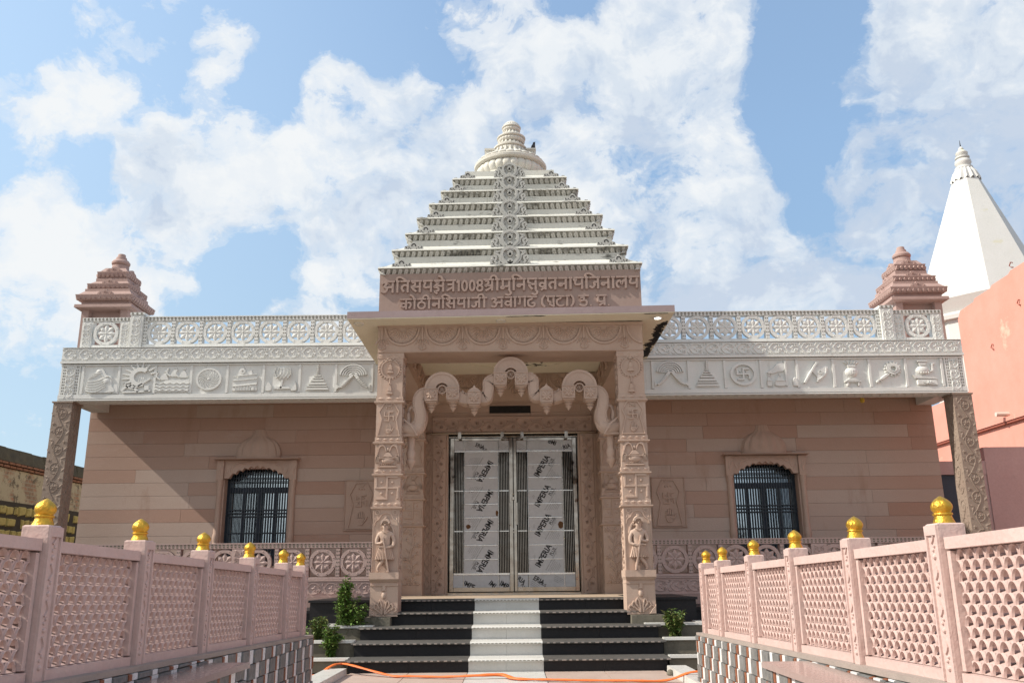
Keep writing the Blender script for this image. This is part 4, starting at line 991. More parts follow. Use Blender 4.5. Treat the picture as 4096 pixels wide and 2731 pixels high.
    m.lathe((cx, cy, 7.44), [(.115, 0), (.10, .06), (.08, .07), (.075, .12), (.07, .13), (.0, .131)], 24)
    # flutes as lobes
    obj('finial', m, M_turret, tu, 40)

# ================================================================== porch
def ledge(m, x0, x1, y0, y1, z, o=.035):
    m.frustum(x0 - .004, x1 + .004, y0 - .004, y1, z - .03, x0 - o, x1 + o, y0 - o, y1, z - .01); m.wbox(x0 - o, x1 + o, y0 - o, y1, z - .01, z + .008)
def fan(m, fr, a, zt, r, c0, d):
    m.ring(fr, a, zt, r * .90, r, c0, c0 + d, 22, pi, 2 * pi); m.ring(fr, a, zt, r * .78, r * .82, c0, c0 + d * .6, 22, pi, 2 * pi)
    for i in range(11):
        g = pi + pi * (i + .5) / 11; w = .060
        f = fr.at(a, zt, 0, 1, g); leafp(m, f, r * .12, 0, r * .64, r * .19, 0, c0, d * 1.1)
    for i in range(13):
        g = pi + pi * (i + .5) / 13; m.dome(fr, a + r * .86 * cos(g), zt + r * .86 * sin(g), r * .03, d * .6, c0, 6, 2)
def lotus(m, fr, a, zt, h, c0, d):
    m.stroke(fr, [(a, zt), (a, zt - h * .55)], .03, c0, c0 + d)
    for q, L in ((-1.0, .4), (-.45, .45), (0, .48), (.45, .45), (1.0, .4)): leafp(m, fr, a + q * .02, zt - h * .5, h * L, .05, -pi / 2 + q * .75, c0, d * 1.4)
    m.stroke(fr, C((a - .06, zt - h * .88), (a, zt - h * .98), (a + .06, zt - h * .88)), .016, c0, c0 + d)
FP = {-1: (-2.0, -1.625), 1: (1.565, 1.952)}
for s in (-1, 1):
    x0, x1 = FP[s]; w = x1 - x0; y0, y1 = 12.6, 12.98; xm = (x0 + x1) / 2
    fr = FR((xm, y0, 0)); inn = FR((x1, 12.79, 0), (0, 1, 0)) if s < 0 else FR((x0, 12.79, 0), (0, -1, 0))
    m = MB()
    m.wbox(x0, x1, y0, y1, 1.03, 4.34)
    m.wbox(x0 - .006, x1 + .006, y0 - .012, y1, .575, .985)
    m.wbox(x0 - .01, x1 + .01, y0 - .03, y1, .985, 1.0); m.wbox(x0 - .005, x1 + .005, y0 - .018, y1, 1.0, 1.03)
    m.frustum(x0 - .004, x1 + .004, y0 - .03, y1, 1.03, x0 - .02, x1 + .02, y0 - .085, y1, 1.075); m.wbox(x0 - .02, x1 + .02, y0 - .085, y1, 1.075, 1.167)
    for z in (2.057, 2.526, 2.987, 3.588): ledge(m, x0, x1, y0, y1, z)
    for za, zb in ((2.075, 2.138), (2.545, 2.606), (3.006, 3.066), (3.606, 3.668), (4.25, 4.33)):
        m.wbox(x0 - .01, x1 + .01, y0 - .01, y1, za - .005, zb)
        diamonds(m, fr, -w / 2, w / 2, za, zb - .005, 4 if za < 3.6 else 3, .0102, .014)
        diamonds(m, inn, -.18, .18, za, zb - .005, 4, .0102, .012)
    p = obj('pillar', m, M_carve, TEMPLE)
    # carved base ornament
    m = MB(); fb = FR((xm, y0 - .012, .585)); k = -s
    m.dome(fb, .05 * k * 0, .27, .035, .03, 0, 12, 3, ry=.055); m.prism(fb, [(-.035, .33), (.035, .33), (.02, .36), (.03, .385), (0, .42), (-.03, .385), (-.02, .36)], 0, .02, .004)
    for q in (-1, 1):
        for n_, (ax, h_) in enumerate(((.05, .20), (.10, .16), (.145, .11))):
            m.stroke(fb, C((q * .02, .02), (q * ax * .4, h_ * .5), (q * ax * 1.0, h_), (q * (ax + .03), h_ * .7), (q * (ax + .005), h_ * .5)), .022, 0, .024 - .003 * n_)
    m.prism(fb, [(s * .10, -.005), (s * .20, -.005), (s * .20, .13), (s * .18, .09), (s * .15, .07), (s * .13, .04)], -.01, .03, .006)
    obj('base_ornament', m, M_carve, p, 40)
    # arched niche with guard
    m = MB()
    m.stroke(fr, C((-.165, 1.80), (-.15, 1.86), (-.10, 1.90), (-.07, 1.955), (0, 1.985), (.07, 1.955), (.10, 1.90), (.15, 1.86), (.165, 1.80)), .018, 0, .014)
    for q in (-1, 1):
        m.ring(fr, q * .125, 1.99, .022, .038, 0, .014, 12); m.dome(fr, q * .125, 1.99, .016, .014, 0, 8, 2)
        leafp(m, fr, q * .06, 2.0, .08, .04, pi / 2 if 0 else (0.3 if q > 0 else pi - .3), 0, .012); leafp(m, fr, q * .155, 1.93, .06, .03, -pi / 2, 0, .012)
        m.box(fr, q * w / 2 - .012 * (1 if q > 0 else 0), q * w / 2 + .012 * (1 if q < 0 else 0), 1.17, 2.02, -.01, .008)
    obj('niche_arch', m, M_carve, p, 40)
    guard(FR((xm, y0, 1.167)), s > 0, p, M_carve)
    m = MB(); swastika(m, fr.at(.0, 2.335), .155, .034, 0, .022); obj('swastika_relief', m, M_carve, p, 40)
    m = MB(); pot(m, fr.at(0, 2.625), w * .98, .345, 0, .03); obj('pot_relief', m, M_carve, p, 40)
    m = MB(); symbol_panel(m, fr, w * .92, 3.085, 3.565, 0, .022); obj('symbol_relief', m, M_carve, p, 40)
    m = MB(); f = fr
    m.ring(f, 0, 4.085, .125, .145, 0, .016, 28)
    for k in range(24): a = 2 * pi * k / 24; m.dome(f, .165 * cos(a), 4.085 + .155 * sin(a), .018, .018, 0, 8, 2)
    bell(m, f.at(0, 4.0), .10, .18, 0, .03); bell(m, f.at(0, 3.685), .10, .17, 0, .03)
    m.tube([f(0, 3.86, .012), f(0, 3.93, .012)], .009, 6)
    for q in (-1, 1): m.stroke(f, C((q * .02, 4.2), (q * .06, 4.225), (q * .12, 4.20)), .014, 0, .016)
    obj('bell_relief', m, M_carve, p, 40)
    m = MB()
    i2 = FR(inn(0, 0, 0), inn.v, -inn.u, inn.n)
    for za, zb in ((1.2, 2.03), (2.15, 2.51), (2.63, 2.96), (3.09, 3.55), (3.7, 4.2)): vine(m, i2, za, zb, -.13, .13, .17, 0, .016)
    obj('vine_relief', m, M_carve, p, 40)
    # the pilaster on the back wall
    x0, x1 = (-2.005, -1.635) if s < 0 else (1.60, 1.965); xm = (x0 + x1) / 2; w = x1 - x0; y0, y1 = 15.92, 16.3; fr = FR((xm, y0, 0))
    m = MB(); m.wbox(x0, x1, y0, y1, .78, 4.40)
    m.wbox(x0 - .01, x1 + .01, y0 - .02, y1, .785, .93); m.wbox(x0 - .005, x1 + .005, y0 - .01, y1, .93, .955)
    for z in (1.99, 2.464, 2.925, 3.54): ledge(m, x0, x1, y0, y1, z)
    for za, zb in ((2.008, 2.072), (2.482, 2.54), (2.945, 3.03), (3.56, 3.625), (4.18, 4.25)):
        m.wbox(x0 - .01, x1 + .01, y0 - .01, y1, za - .005, zb); diamonds(m, fr, -w / 2, w / 2, za, zb - .005, 3, .0102, .014)
    p = obj('pilaster', m, M_carve, TEMPLE)
    m = MB()                                                                         # tall flowering stem
    m.stroke(fr, C((.0, 1.0), (.02, 1.2), (-.03, 1.45), (.03, 1.7), (0, 1.9)), .024, 0, .018)
    for i in range(11):
        z = 1.04 + .08 * i; q = 1 if i % 2 else -1
        m.stroke(fr, C((0, z), (q * .07, z + .05), (q * .12, z + .04)), .014, 0, .014); leafp(m, fr, 0, z, .16, .05, pi / 2 - q * .9, 0, .016); leafp(m, fr, 0, z + .03, .13, .045, pi / 2 + q * .75, 0, .016)
        if i % 3 == 1: flower(m, fr, q * .115, z + .05, .07, 0, .02, 7)
        elif i % 3 == 2: leafp(m, fr, q * .10, z + .06, .08, .055, pi / 2 + .3 * q, 0, .02)
    for k in range(-3, 4): leafp(m, fr, 0, .985, .15, .05, pi / 2 + k * .42, 0, .018); m.dome(fr, k * .045, .98, .02, .02, 0, 8, 2)
    for k in range(-2, 3): leafp(m, fr, 0, 1.84, .12, .045, pi / 2 + k * .5, 0, .018)
    obj('flower_relief', m, M_carve, p, 40)
    m = MB(); swastika(m, fr.at(0, 2.27), .145, .03, 0, .02); obj('swastika_relief', m, M_carve, p, 40)
    m = MB(); pot(m, fr.at(0, 2.56), w * .96, .35, 0, .028); obj('pot_relief', m, M_carve, p, 40)
    m = MB(); vase_outline(m, fr, w * .9, 3.06, 3.50, 0, .02, .018); obj('vase_relief', m, M_carve, p, 40)

# beams around the porch
m = MB(); m.wbox(-2.005, 1.957, 12.585, 13.26, 4.33, 4.775); m.wbox(-2.02, 1.97, 12.57, 13.0, 4.73, 4.775); m.box(fy(12.585), -2.005, 1.957, 4.332, 4.352, -.02, .014, .004)
for k in range(5): m.wbox(-2.0 + .79 * k - .003, -2.0 + .79 * k + .003, 12.6, 13.25, 4.3285, 4.34)
lb = obj('front_beam', m, M_carve, TEMPLE)
m = MB(); f = fy(12.585)
for k in range(7):
    a = -1.645 + .605 * k
    if a < 1.8: fan(m, f, a, 4.70, .265, 0, .022)
    lotus(m, f, a - .3025, 4.72, .35, 0, .02)
m.ring(f, 1.985, 4.70, .238, .265, 0, .022, 14, pi, 1.46 * pi)
obj('fan_relief', m, M_carve, lb, 40)
for s in (-1, 1):
    xa, xb = (-2.0, -1.63) if s < 0 else (1.58, 1.955)
    m = MB(); m.wbox(xa, xb, 13.26, 15.93, 4.27, 4.775)
    sb_ = obj('side_beam', m, M_carve, TEMPLE)
    m = MB(); f = FR((xb, 14.6, 0), (0, 1, 0)) if s < 0 else FR((xa, 14.6, 0), (0, -1, 0))
    for k in range(4): fan(m, f, -.95 + .62 * k, 4.72, .27, 0, .022); lotus(m, f, -1.25 + .62 * k, 4.74, .36, 0, .02)
    obj('fan_relief', m, M_carve, sb_, 40)
m = MB(); m.wbox(-1.63, 1.6, 15.93, 16.3, 4.255, 4.775); bb_ = obj('back_beam', m, M_carve, TEMPLE)
m = MB(); f = fy(15.93)
for k in range(6): fan(m, f, -1.46 + .6 * k, 4.72, .27, 0, .022); lotus(m, f, -1.16 + .6 * k, 4.74, .38, 0, .02)
obj('fan_relief', m, M_carve, bb_, 40)

# canopy slab and cream soffit with carved ceiling rose
m = MB(); m.wbox(-2.41, 2.39, 12.2, 15.0, 4.785, 4.885); m.wbox(-2.0, 1.96, 15.0, 16.6, 4.785, 4.88)
cn = obj('canopy', m, M_canopy, TEMPLE, shear=SH)
m = MB(); m.wbox(-2.405, 2.385, 12.205, 15.0, 4.772, 4.784); m.wbox(-1.99, 1.95, 15.0, 16.29, 4.772, 4.784); obj('soffit', m, M_soffit, cn, shear=SH)
m = MB(); f = FR((-.01, 14.45, 4.7785), (1, 0, 0), (0, -1, 0), (0, 0, -1))
m.ring(f, 0, 0, .96, 1.02, 0, .03, 48); m.ring(f, 0, 0, 1.08, 1.11, 0, .02, 48); m.ring(f, 0, 0, .30, .36, 0, .03, 32); m.mi = 1
for r, n_, sz in ((.85, 36, .05), (.70, 30, .05), (.55, 24, .05), (.42, 18, .045)):
    for i in range(n_):
        a = 2 * pi * i / n_ + r; g = f.at(r * cos(a), r * sin(a), 0, 1, a + (.6 if i % 2 else -.6)); m.prism(g, [(-sz, -sz * .45), (sz * .9, -sz * .1), (-sz * .3, sz * .6)], .0, .006)
obj('ceiling_rose', m, [M_soffit, M_dark], cn)

# black mould along the canopy's right edge and front lip
m = MB()
def blot(m, f, cx, cy, rx, ry, n=16):
    m.prism(f, [(cx + rx * (.45 + .75 * random.random()) * cos(2 * pi * i / n), cy + ry * (.45 + .75 * random.random()) * sin(2 * pi * i / n)) for i in range(n)], -.001, .0035)
f = FR((0, 0, 4.772), (1, 0, 0), (0, -1, 0), (0, 0, -1))
def mould(fn, n):
    m = MB()
    for k in range(n): fn(m, k)
    m.v = [V(min(v.x, 2.384), max(v.y, 12.206), v.z) for v in m.v]
    obj('mould_patch', m, M_dark, cn, shear=SH)
mould(lambda m, k: blot(m, f, 2.30 + random.uniform(-.03, .05), -12.75 - .12 * k, random.uniform(.05, .11), random.uniform(.09, .14)), 18)
mould(lambda m, k: blot(m, f, .0 + .10 * k + random.uniform(-.02, .02), -12.235, random.uniform(.07, .1), random.uniform(.015, .03)), 5)
mould(lambda m, k: blot(m, f, 2.0 + .08 * k, -12.23, random.uniform(.06, .09), .02), 4)

# inscription block
m = MB(); m.wbox(-2.012, 1.972, 12.6, 16.5, 4.875, 5.60); sg = obj('inscription_block', m, M_sign, TEMPLE, shear=SH)
m = MB(); f = fy(12.6)
L1 = ['A', 'i', 'ta', 'sha', 'ya', 'ksha', 'e', 'tra', '1', '0', '0', '8', 'shra', 'ii', 'ma', 'u', 'i', 'na', 'sa', 'u', 'vra', 'ta', 'na', 'aa', 'tha', 'i', 'ja', 'na', 'aa', 'la', 'ya']
L2 = ['ka', 'o', 'ttha', 'ii', 'na', 'i', 'sha', 'ya', 'aa', 'ja', 'ii', ' ', 'A', 'va', 'aa', 'ga', 'ddha', ' ', '(', 'ea', 'tta', 'aa', ')', ' ', 'U', '.', ' ', 'pra', '.']
inscription(m, f, L1, -1.985, 1.945, 5.287, .180, .040, 0, .038)
inscription(m, f, L2, -1.69, 1.50, 5.02, .158, .037, 0, .038)
obj('lettering', m, M_sign, sg, shear=SH)

# ---- stepped tower
CY = 14.57; CX = -.017
TI = [(5.571, 5.694, 2.026), (5.915, 6.045, 1.849), (6.256, 6.390, 1.669), (6.583, 6.720, 1.509), (6.901, 7.043, 1.333), (7.215, 7.348, 1.157), (7.522, 7.655, .977)]
m = MB(); m.wbox(-1.9, 1.87, CY - 1.9, CY + 1.9, 5.55, 5.62); m.frustum(CX - 1.7, CX + 1.7, CY - 1.7, CY + 1.7, 5.6, CX - .6, CX + .6, CY - .6, CY + .6, 7.7)
tw = obj('tower', m, M_tower, TEMPLE, shear=SH)
def crest(m, f, w, h, d):
    """pierced scroll crest, origin bottom centre"""
    k = w / 1.0; q = h / 1.0
    S = lambda pts: [(x * k, y * q) for x, y in pts]
    W = .078 * w
    m.box(f, -w * .5, w * .5, 0, h * .09, -d, 0, .003)
    m.prism(f, [(-w * .49, .004), (w * .49, .004), (w * .46, h * .3), (w * .36, h * .66), (w * .22, h * .78), (w * .12, h * .92), (-w * .12, h * .92), (-w * .22, h * .78), (-w * .36, h * .66), (-w * .46, h * .3)], -d - .004, -d * .55)
    for s in (-1, 1):
        g = lambda pts: S([(s * x, y) for x, y in pts])
        m.stroke(f, g(C((.0, .06), (.10, .16), (.20, .42), (.19, .74), (.09, .90), (.0, .93))), W * 1.25, -d, .006)
        m.stroke(f, g(C((.09, .78), (.03, .84), (.02, .72), (.07, .68), n=4)), W * .7, -d, .0)
        m.stroke(f, g(C((.13, .08), (.24, .28), (.27, .50), (.36, .66), (.30, .72))), W, -d, .002)
        m.stroke(f, g(C((.30, .08), (.38, .20), (.34, .40), (.42, .50), (.44, .36), (.40, .30))), W * .9, -d, .0)
        m.stroke(f, g(C((.42, .08), (.47, .14), (.45, .26))), W * .9, -d, .0)
        m.prism(f, g([(.24, .72), (.37, .62), (.37, .74), (.26, .80)]), -d, .0, .002); m.prism(f, g([(.44, .09), (.5, .09), (.5, .3), (.46, .32)]), -d, -.002, .002)
        for (x, y) in ((.26, .16), (.33, .48), (.15, .5)): m.stroke(f, g([(x, y - .06), (x + .02, y + .06)]), W * .8, -d, -.004)
    m.ring(f, 0, h * .20, w * .03, w * .075, -d, .006, 14)
    m.stroke(f, S([(0, .45), (0, .62)]), W * 1.2, -d, .0); m.stroke(f, S(C((-.06, .62), (0, .56), (.06, .62))), W, -d, .0)
    m.box(f, -w * .05, w * .05, h * .92, h * 1.06, -d, .0, .003)
def corner_crest(m, f, w, h, d):
    m.prism(f, [(-w * .5, 0), (w * .5, 0), (w * .47, h * .42), (w * .33, h * .55), (w * .2, h * .6), (w * .14, h * .92), (w * .05, h * .95), (w * .05, h * 1.1), (-w * .05, h * 1.1), (-w * .05, h * .95), (-w * .14, h * .92), (-w * .2, h * .6), (-w * .33, h * .55), (-w * .47, h * .42)], -d, 0, .003)
    m.mi = 1
    m.ring(f, 0, h * .52, w * .07, w * .12, 0, .0025, 12, -.4, pi + .4)
    for s in (-1, 1):
        for (x, y, a) in ((.24, .3, .5), (.38, .22, -.4), (.40, .38, .4), (.15, .12, 0), (.28, .08, 0)):
            g = f.at(s * x * w, y * h, 0, 1, a * s); m.prism(g, [(-w * .035, -h * .06), (w * .035, -h * .06), (0, h * .09)], 0, .0025)
    m.mi = 0
for k, (zb, zt, h) in enumerate(TI):
    hn = TI[k + 1][2] if k < 6 else .82; zn = TI[k + 1][0] if k < 6 else 7.86
    zs = zt + (zn - zt) * .62; hs = hn - .05
    m = MB(); cx = CX
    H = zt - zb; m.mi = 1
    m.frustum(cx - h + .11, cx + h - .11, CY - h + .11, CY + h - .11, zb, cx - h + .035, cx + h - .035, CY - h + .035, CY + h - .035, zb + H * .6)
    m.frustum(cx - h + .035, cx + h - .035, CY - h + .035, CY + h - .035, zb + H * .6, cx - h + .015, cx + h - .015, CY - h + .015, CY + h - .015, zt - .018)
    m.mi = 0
    m.frustum(cx - h, cx + h, CY - h, CY + h, zt - .02, cx - h + .01, cx + h - .01, CY - h + .01, CY + h - .01, zt + .006)
    m.frustum(cx - h + .03, cx + h - .03, CY - h + .03, CY + h - .03, zt, cx - hs, cx + hs, CY - hs, CY + hs, zs)
    m.wbox(cx - hs, cx + hs, CY - hs, CY + hs, zs - .004, zn + .02)
    n = int(h * 2 / .092)
    for dx, dy in ((0, -1), (1, 0), (-1, 0)):
        m.mi = 2; f = FR((cx + dx * (h - .105), CY + dy * (h - .105), zb), (-dy, dx, 0), (dx * .80, dy * .80, 1), (dx, dy, 0))
        for i in range(n):
            a = -h + .03 + (2 * h - .06) * (i + .5) / n; w = (h - .03) / n * .86; sl = (-1 if a < 0 else 1) * w * .8
            m.prism(f, [(a - w * .7 + sl, .006), (a + w * .5 + sl, .002), (a + w + sl * .5, H * .25), (a + w, H * .62), (a + w * .62, H * .82), (a - w * .62, H * .82), (a - w, H * .55), (a - w + sl * .4, H * .2)], -.02, .030, w * .30)
            m.mi = 1; m.stroke(f, [(a + sl * .8, .012), (a + sl * .1, H * .5)], w * .20, .028, .0315, .002); m.mi = 2
    ti = obj('tier', m, [M_tower, M_groove, M_tleaf], tw, shear=SH)
    for dx, dy in ((0, -1), (1, 0), (-1, 0)):
        f = FR((cx + dx * (h - .02), CY + dy * (h - .02), zt + .004), (-dy, dx, 0), (0, 0, 1), (dx, dy, 0))
        c_ = MB(); crest(c_, f, .62 - .014 * k, .305 - .004 * k, .05); obj('crest', c_, M_crest, ti, 40, shear=SH)
        for q in (-1, 1):
            c_ = MB(); corner_crest(c_, f.at(q * (h - .36 + .016 * k), 0), .31 - .006 * k, .125, .05); obj('corner_crest', c_, [M_crest, M_dark], ti, shear=SH)

# crowning bell dome
def lobes(m, o, r, z0, z1, n, bulge, dz=.0):
    """ring of rounded lobes between z0 and z1"""
    rows = []; N = n * 8; K = 7
    for k in range(K):
        t = k / (K - 1); z = z0 + (z1 - z0) * t; rr = r + bulge * sin(pi * t) * .9 - (.0 if t < .5 else .0)
        rows.append(m.add([(o[0] + (rr - .045 * r * (1 - abs(sin(2 * pi * i / N * n / 2))) ** 2) * cos(2 * pi * i / N), o[1] + (rr - .045 * r * (1 - abs(sin(2 * pi * i / N * n / 2))) ** 2) * sin(2 * pi * i / N), z) for i in range(N)]))
    for a, c in zip(rows, rows[1:]):
        for i in range(N): j = (i + 1) % N; m.face((a[i], a[j], c[j], c[i]))
    m.face(rows[0][::-1]); m.face(rows[-1])
def fluted(m, o, r0, z0, r1, z1, n, amp=.12):
    rows = []; N = n * 6; K = 6
    for k in range(K):
        t = k / (K - 1); rr = r1 + (r0 - r1) * (1 - t) ** 1.8; z = z0 + (z1 - z0) * t
        rows.append(m.add([(o[0] + rr * (1 - amp * (i % 6 in (0, 1, 5)) ) * cos(2 * pi * i / N), o[1] + rr * (1 - amp * (i % 6 in (0, 1, 5))) * sin(2 * pi * i / N), z) for i in range(N)]))
    for a, c in zip(rows, rows[1:]):
        for i in range(N): j = (i + 1) % N; m.face((a[i], a[j], c[j], c[i]))
    m.face(rows[0][::-1]); m.face(rows[-1])
O = (.0, CY)
m = MB(); m.lathe((0, CY, 0), [(.60, 7.85), (.60, 8.02), (.55, 8.06)], 48); lobes(m, O, .57, 8.03, 8.26, 28, .075); m.lathe((0, CY, 0), [(.60, 8.24), (.655, 8.26), (.662, 8.30), (.63, 8.325)], 48); lobes(m, O, .575, 8.315, 8.40, 26, .05); fluted(m, O, .54, 8.39, .30, 8.63, 22)
for i in range(22): pass
dm = obj('bell_dome', m, M_dome, tw, 40)
m = MB(); lobes(m, O, .265, 8.57, 8.66, 24, .03); m.lathe((0, CY, 0), [(.28, 8.655), (.303, 8.665), (.305, 8.685), (.285, 8.70)], 40); lobes(m, O, .25, 8.695, 8.735, 22, .03); fluted(m, O, .25, 8.73, .205, 8.85, 18); obj('finial_ring', m, M_dome, dm, 40)
m = MB(); lobes(m, (.02, CY), .225, 8.79, 8.875, 24, .03); m.lathe((.02, CY, 0), [(.24, 8.87), (.262, 8.88), (.264, 8.90), (.24, 8.915)], 40); lobes(m, (.02, CY), .19, 8.91, 8.955, 20, .03); fluted(m, (.02, CY), .19, 8.95, .14, 9.06, 16); obj('finial_ring', m, M_dome, dm, 40)
m = MB(); lobes(m, (.025, CY), .145, 9.03, 9.10, 22, .025); m.lathe((.025, CY, 0), [(.16, 9.095), (.176, 9.105), (.177, 9.12), (.16, 9.135), (.13, 9.19), (.09, 9.225), (.0, 9.235)], 36)
for i in range(22): a = 2 * pi * i / 22; m.dome(FR((.025, CY, 9.14)), .14 * cos(a), .02, .016, .016, -.14 * sin(a), 6, 2)
obj('finial_ring', m, M_dome, dm, 40)
m = MB(); lobes(m, (0, CY + .45), .40, 8.45, 8.72, 24, .05); fluted(m, (0, CY + .45), .40, 8.71, .25, 8.86, 20); m.lathe((0, CY + .45, 0), [(.30, 7.8), (.33, 8.46)], 24)
for s in (-1, 1):
    xx = sorted((s * .28, s * .47)); m.wbox(xx[0], xx[1], CY - .12, CY + .5, 8.62, 8.655); m.wbox(xx[0] + .012, xx[1] - .012, CY - .10, CY + .45, 8.30, 8.62)
    f = FR((s * .375, CY - .10, 8.32)); vine(m, FR(f(0, 0, 0), f.v, -f.u, f.n), 0, .28, -.07, .07, .14, 0, .012)
obj('rear_dome', m, M_dome, tw, 40)

# ---- scalloped stone garland arch between the porch pillars
Fp, Pt, Rl, Hc = 2000., radians(15.15), .0095, 1.08
def z3(x, y, Y=12.72):
    """survey helper: a point read off the zoomed survey picture of the porch, at depth Y"""
    px, py = (1400 + x / 1.809) * .57422, (1350 + y / 1.809) * .57422
    u, v = px - 1176, 784 - py; c, s_ = cos(Rl), sin(Rl); u, v = c * u + s_ * v, -s_ * u + c * v
    d = (u, Fp * cos(Pt) - v * sin(Pt), Fp * sin(Pt) + v * cos(Pt)); t = Y / d[1]
    return (d[0] * t, d[2] * t + Hc)
AY = 12.72; fa = fy(AY)
m = MB()
def band(m, pts, w, c0=-.20, c1=.0):
    P = cr([z3(*p) for p in pts], 6); k = .0037
    m.stroke(fa, P, w, c0, c1, .010)
    n = len(P); ww = w if not isinstance(w, list) else sum(w) / len(w)
    # beaded outer edges
    for sg_ in (-1, 1):
        for i in range(1, n):
            a, c = P[i - 1], P[i]; dx, dz = c[0] - a[0], c[1] - a[1]; L = math.hypot(dx, dz) or 1
            nx, nz = -dz / L, dx / L; q = ww / 2 - .026
            m.stroke(fa, [(a[0] + nx * sg_ * q + dx * .15, a[1] + nz * sg_ * q + dz * .15), (a[0] + nx * sg_ * q + dx * .85, a[1] + nz * sg_ * q + dz * .85)], .03, c1 - .002, c1 + .009)
for mir in (False, True):
    X = (lambda x: 2326 - x) if mir else (lambda x: x); dy = -16 if mir else 0
    band(m, [(X(468), 655 + dy), (X(500), 612 + dy), (X(508), 556 + dy), (X(496), 495 + dy), (X(497), 440 + dy), (X(522), 405 + dy), (X(562), 396 + dy)], .19)
    band(m, [(X(785), 405 + dy), (X(812), 432 + dy), (X(856), 442 + dy)], .185)
    band(m, [(X(942), 430 + dy), (X(985), 425 + dy), (X(1000), 370 + dy), (X(1003), 320 + dy), (X(1045), 296 + dy)], .185)
    c_ = z3(X(665), 372 + dy)
    m.ring(fa, c_[0], c_[1], .095, .262, -.20, .0, 26, -.05, pi + .05); m.ring(fa, c_[0], c_[1], .225, .262, -.2, .010, 26, 0, pi); m.ring(fa, c_[0], c_[1], .095, .125, -.2, .010, 26, 0, pi)
    m.ring(fa, c_[0], c_[1], .05, .07, -.10, -.02, 20); flower(m, fa, c_[0], c_[1], .055, -.06, .02, 5)
c_ = z3(1163, 262); m.ring(fa, c_[0], c_[1], .095, .262, -.20, .0, 26, -.05, pi + .05); m.ring(fa, c_[0], c_[1], .225, .262, -.2, .010, 26, 0, pi); m.ring(fa, c_[0], c_[1], .095, .125, -.2, .010, 26, 0, pi)
m.ring(fa, c_[0], c_[1], .05, .07, -.10, -.02, 20); flower(m, fa, c_[0], c_[1], .055, -.06, .02, 5)
AR = obj('garland_arch', m, M_arch if False else M_carve, TEMPLE, 35)
def lantern(cx, cy, peak=False):
    x, z = z3(cx, cy); m = MB(); f = FR((x, AY, z)); h = .098
    m.box(f, -h, h, -h, h, -.22, .045, .004)
    for q in (-1, 1): m.box(f, -h, h, q * h - .018 * (q > 0), q * h + .018 * (q < 0), .044, .056, .003); m.box(f, q * h - .018 * (q > 0), q * h + .018 * (q < 0), -h + .019, h - .019, .044, .055, .003)
    star(m, f, .076, .044, .062, 8, .012)
    for q in range(4): a = pi / 4 + q * pi / 2; leafp(m, f, .085 * cos(a), .085 * sin(a), .04, .03, a + pi, .045, .01)
    m.box(f, -h * .8, h * .8, -h - .02, -h, -.18, .03)
    o_ = f(0, -h - .02, -.06)
    m.lathe(o_, [(.0, -.15), (.02, -.12), (.05, -.085), (.03, -.075), (.062, -.045), (.04, -.035), (.075, -.005), (.075, 0)], 16)
    if peak: m.prism(f, [(-h, h), (h, h), (h * .6, h + .04), (h * .25, h + .06), (0, h + .10), (-h * .25, h + .06), (-h * .6, h + .04)], -.2, .03, .004)
    return obj('pendant_box', m, M_carve, AR, 35)
for args in ((588, 415), (745, 404), (899, 436, True), (1087, 298), (1240, 298), (1422, 424, True), (1580, 394), (1738, 398)): lantern(*args)
# elephant brackets that carry the arch
for s in (-1, 1):
    m = MB()
    xi = -1.625 if s < 0 else 1.565
    q = lambda dx, z, dy=0: (xi - s * dx, 12.79 + dy, z)
    m.tube([q(-.02, 3.23), q(.05, 3.22), q(.16, 3.19), q(.20, 3.20), q(.25, 3.24), q(.28, 3.31)], [.085, .105, .108, .098, .085, .07], 14)
    m.tube([q(.07, 3.28), q(.085, 3.36), q(.075, 3.44), q(.085, 3.51), q(.12, 3.54), q(.15, 3.52), q(.155, 3.47)], [.045, .036, .03, .028, .027, .026, .018], 10)
    m.tube([q(.02, 3.34, -.10), q(.13, 3.25, -.155), q(.22, 3.10, -.12)], .014, 6)
    bk = obj('elephant_bracket', m, M_carve, AR, 60)
    m = MB(); m.lathe((xi - s * .115, 12.86, 0), [(.0, 2.62), (.025, 2.64), (.045, 2.69), (.065, 2.71), (.07, 2.76), (.055, 2.77), (.065, 2.82), (.07, 2.88), (.052, 2.91), (.05, 2.96), (.058, 3.06), (.066, 3.14)], 16)
    m.wbox(*sorted((xi - s * .0, xi - s * .22)), 12.72, 12.94, 3.10, 3.13)
    obj('bracket_leg', m, M_carve, bk, 40)

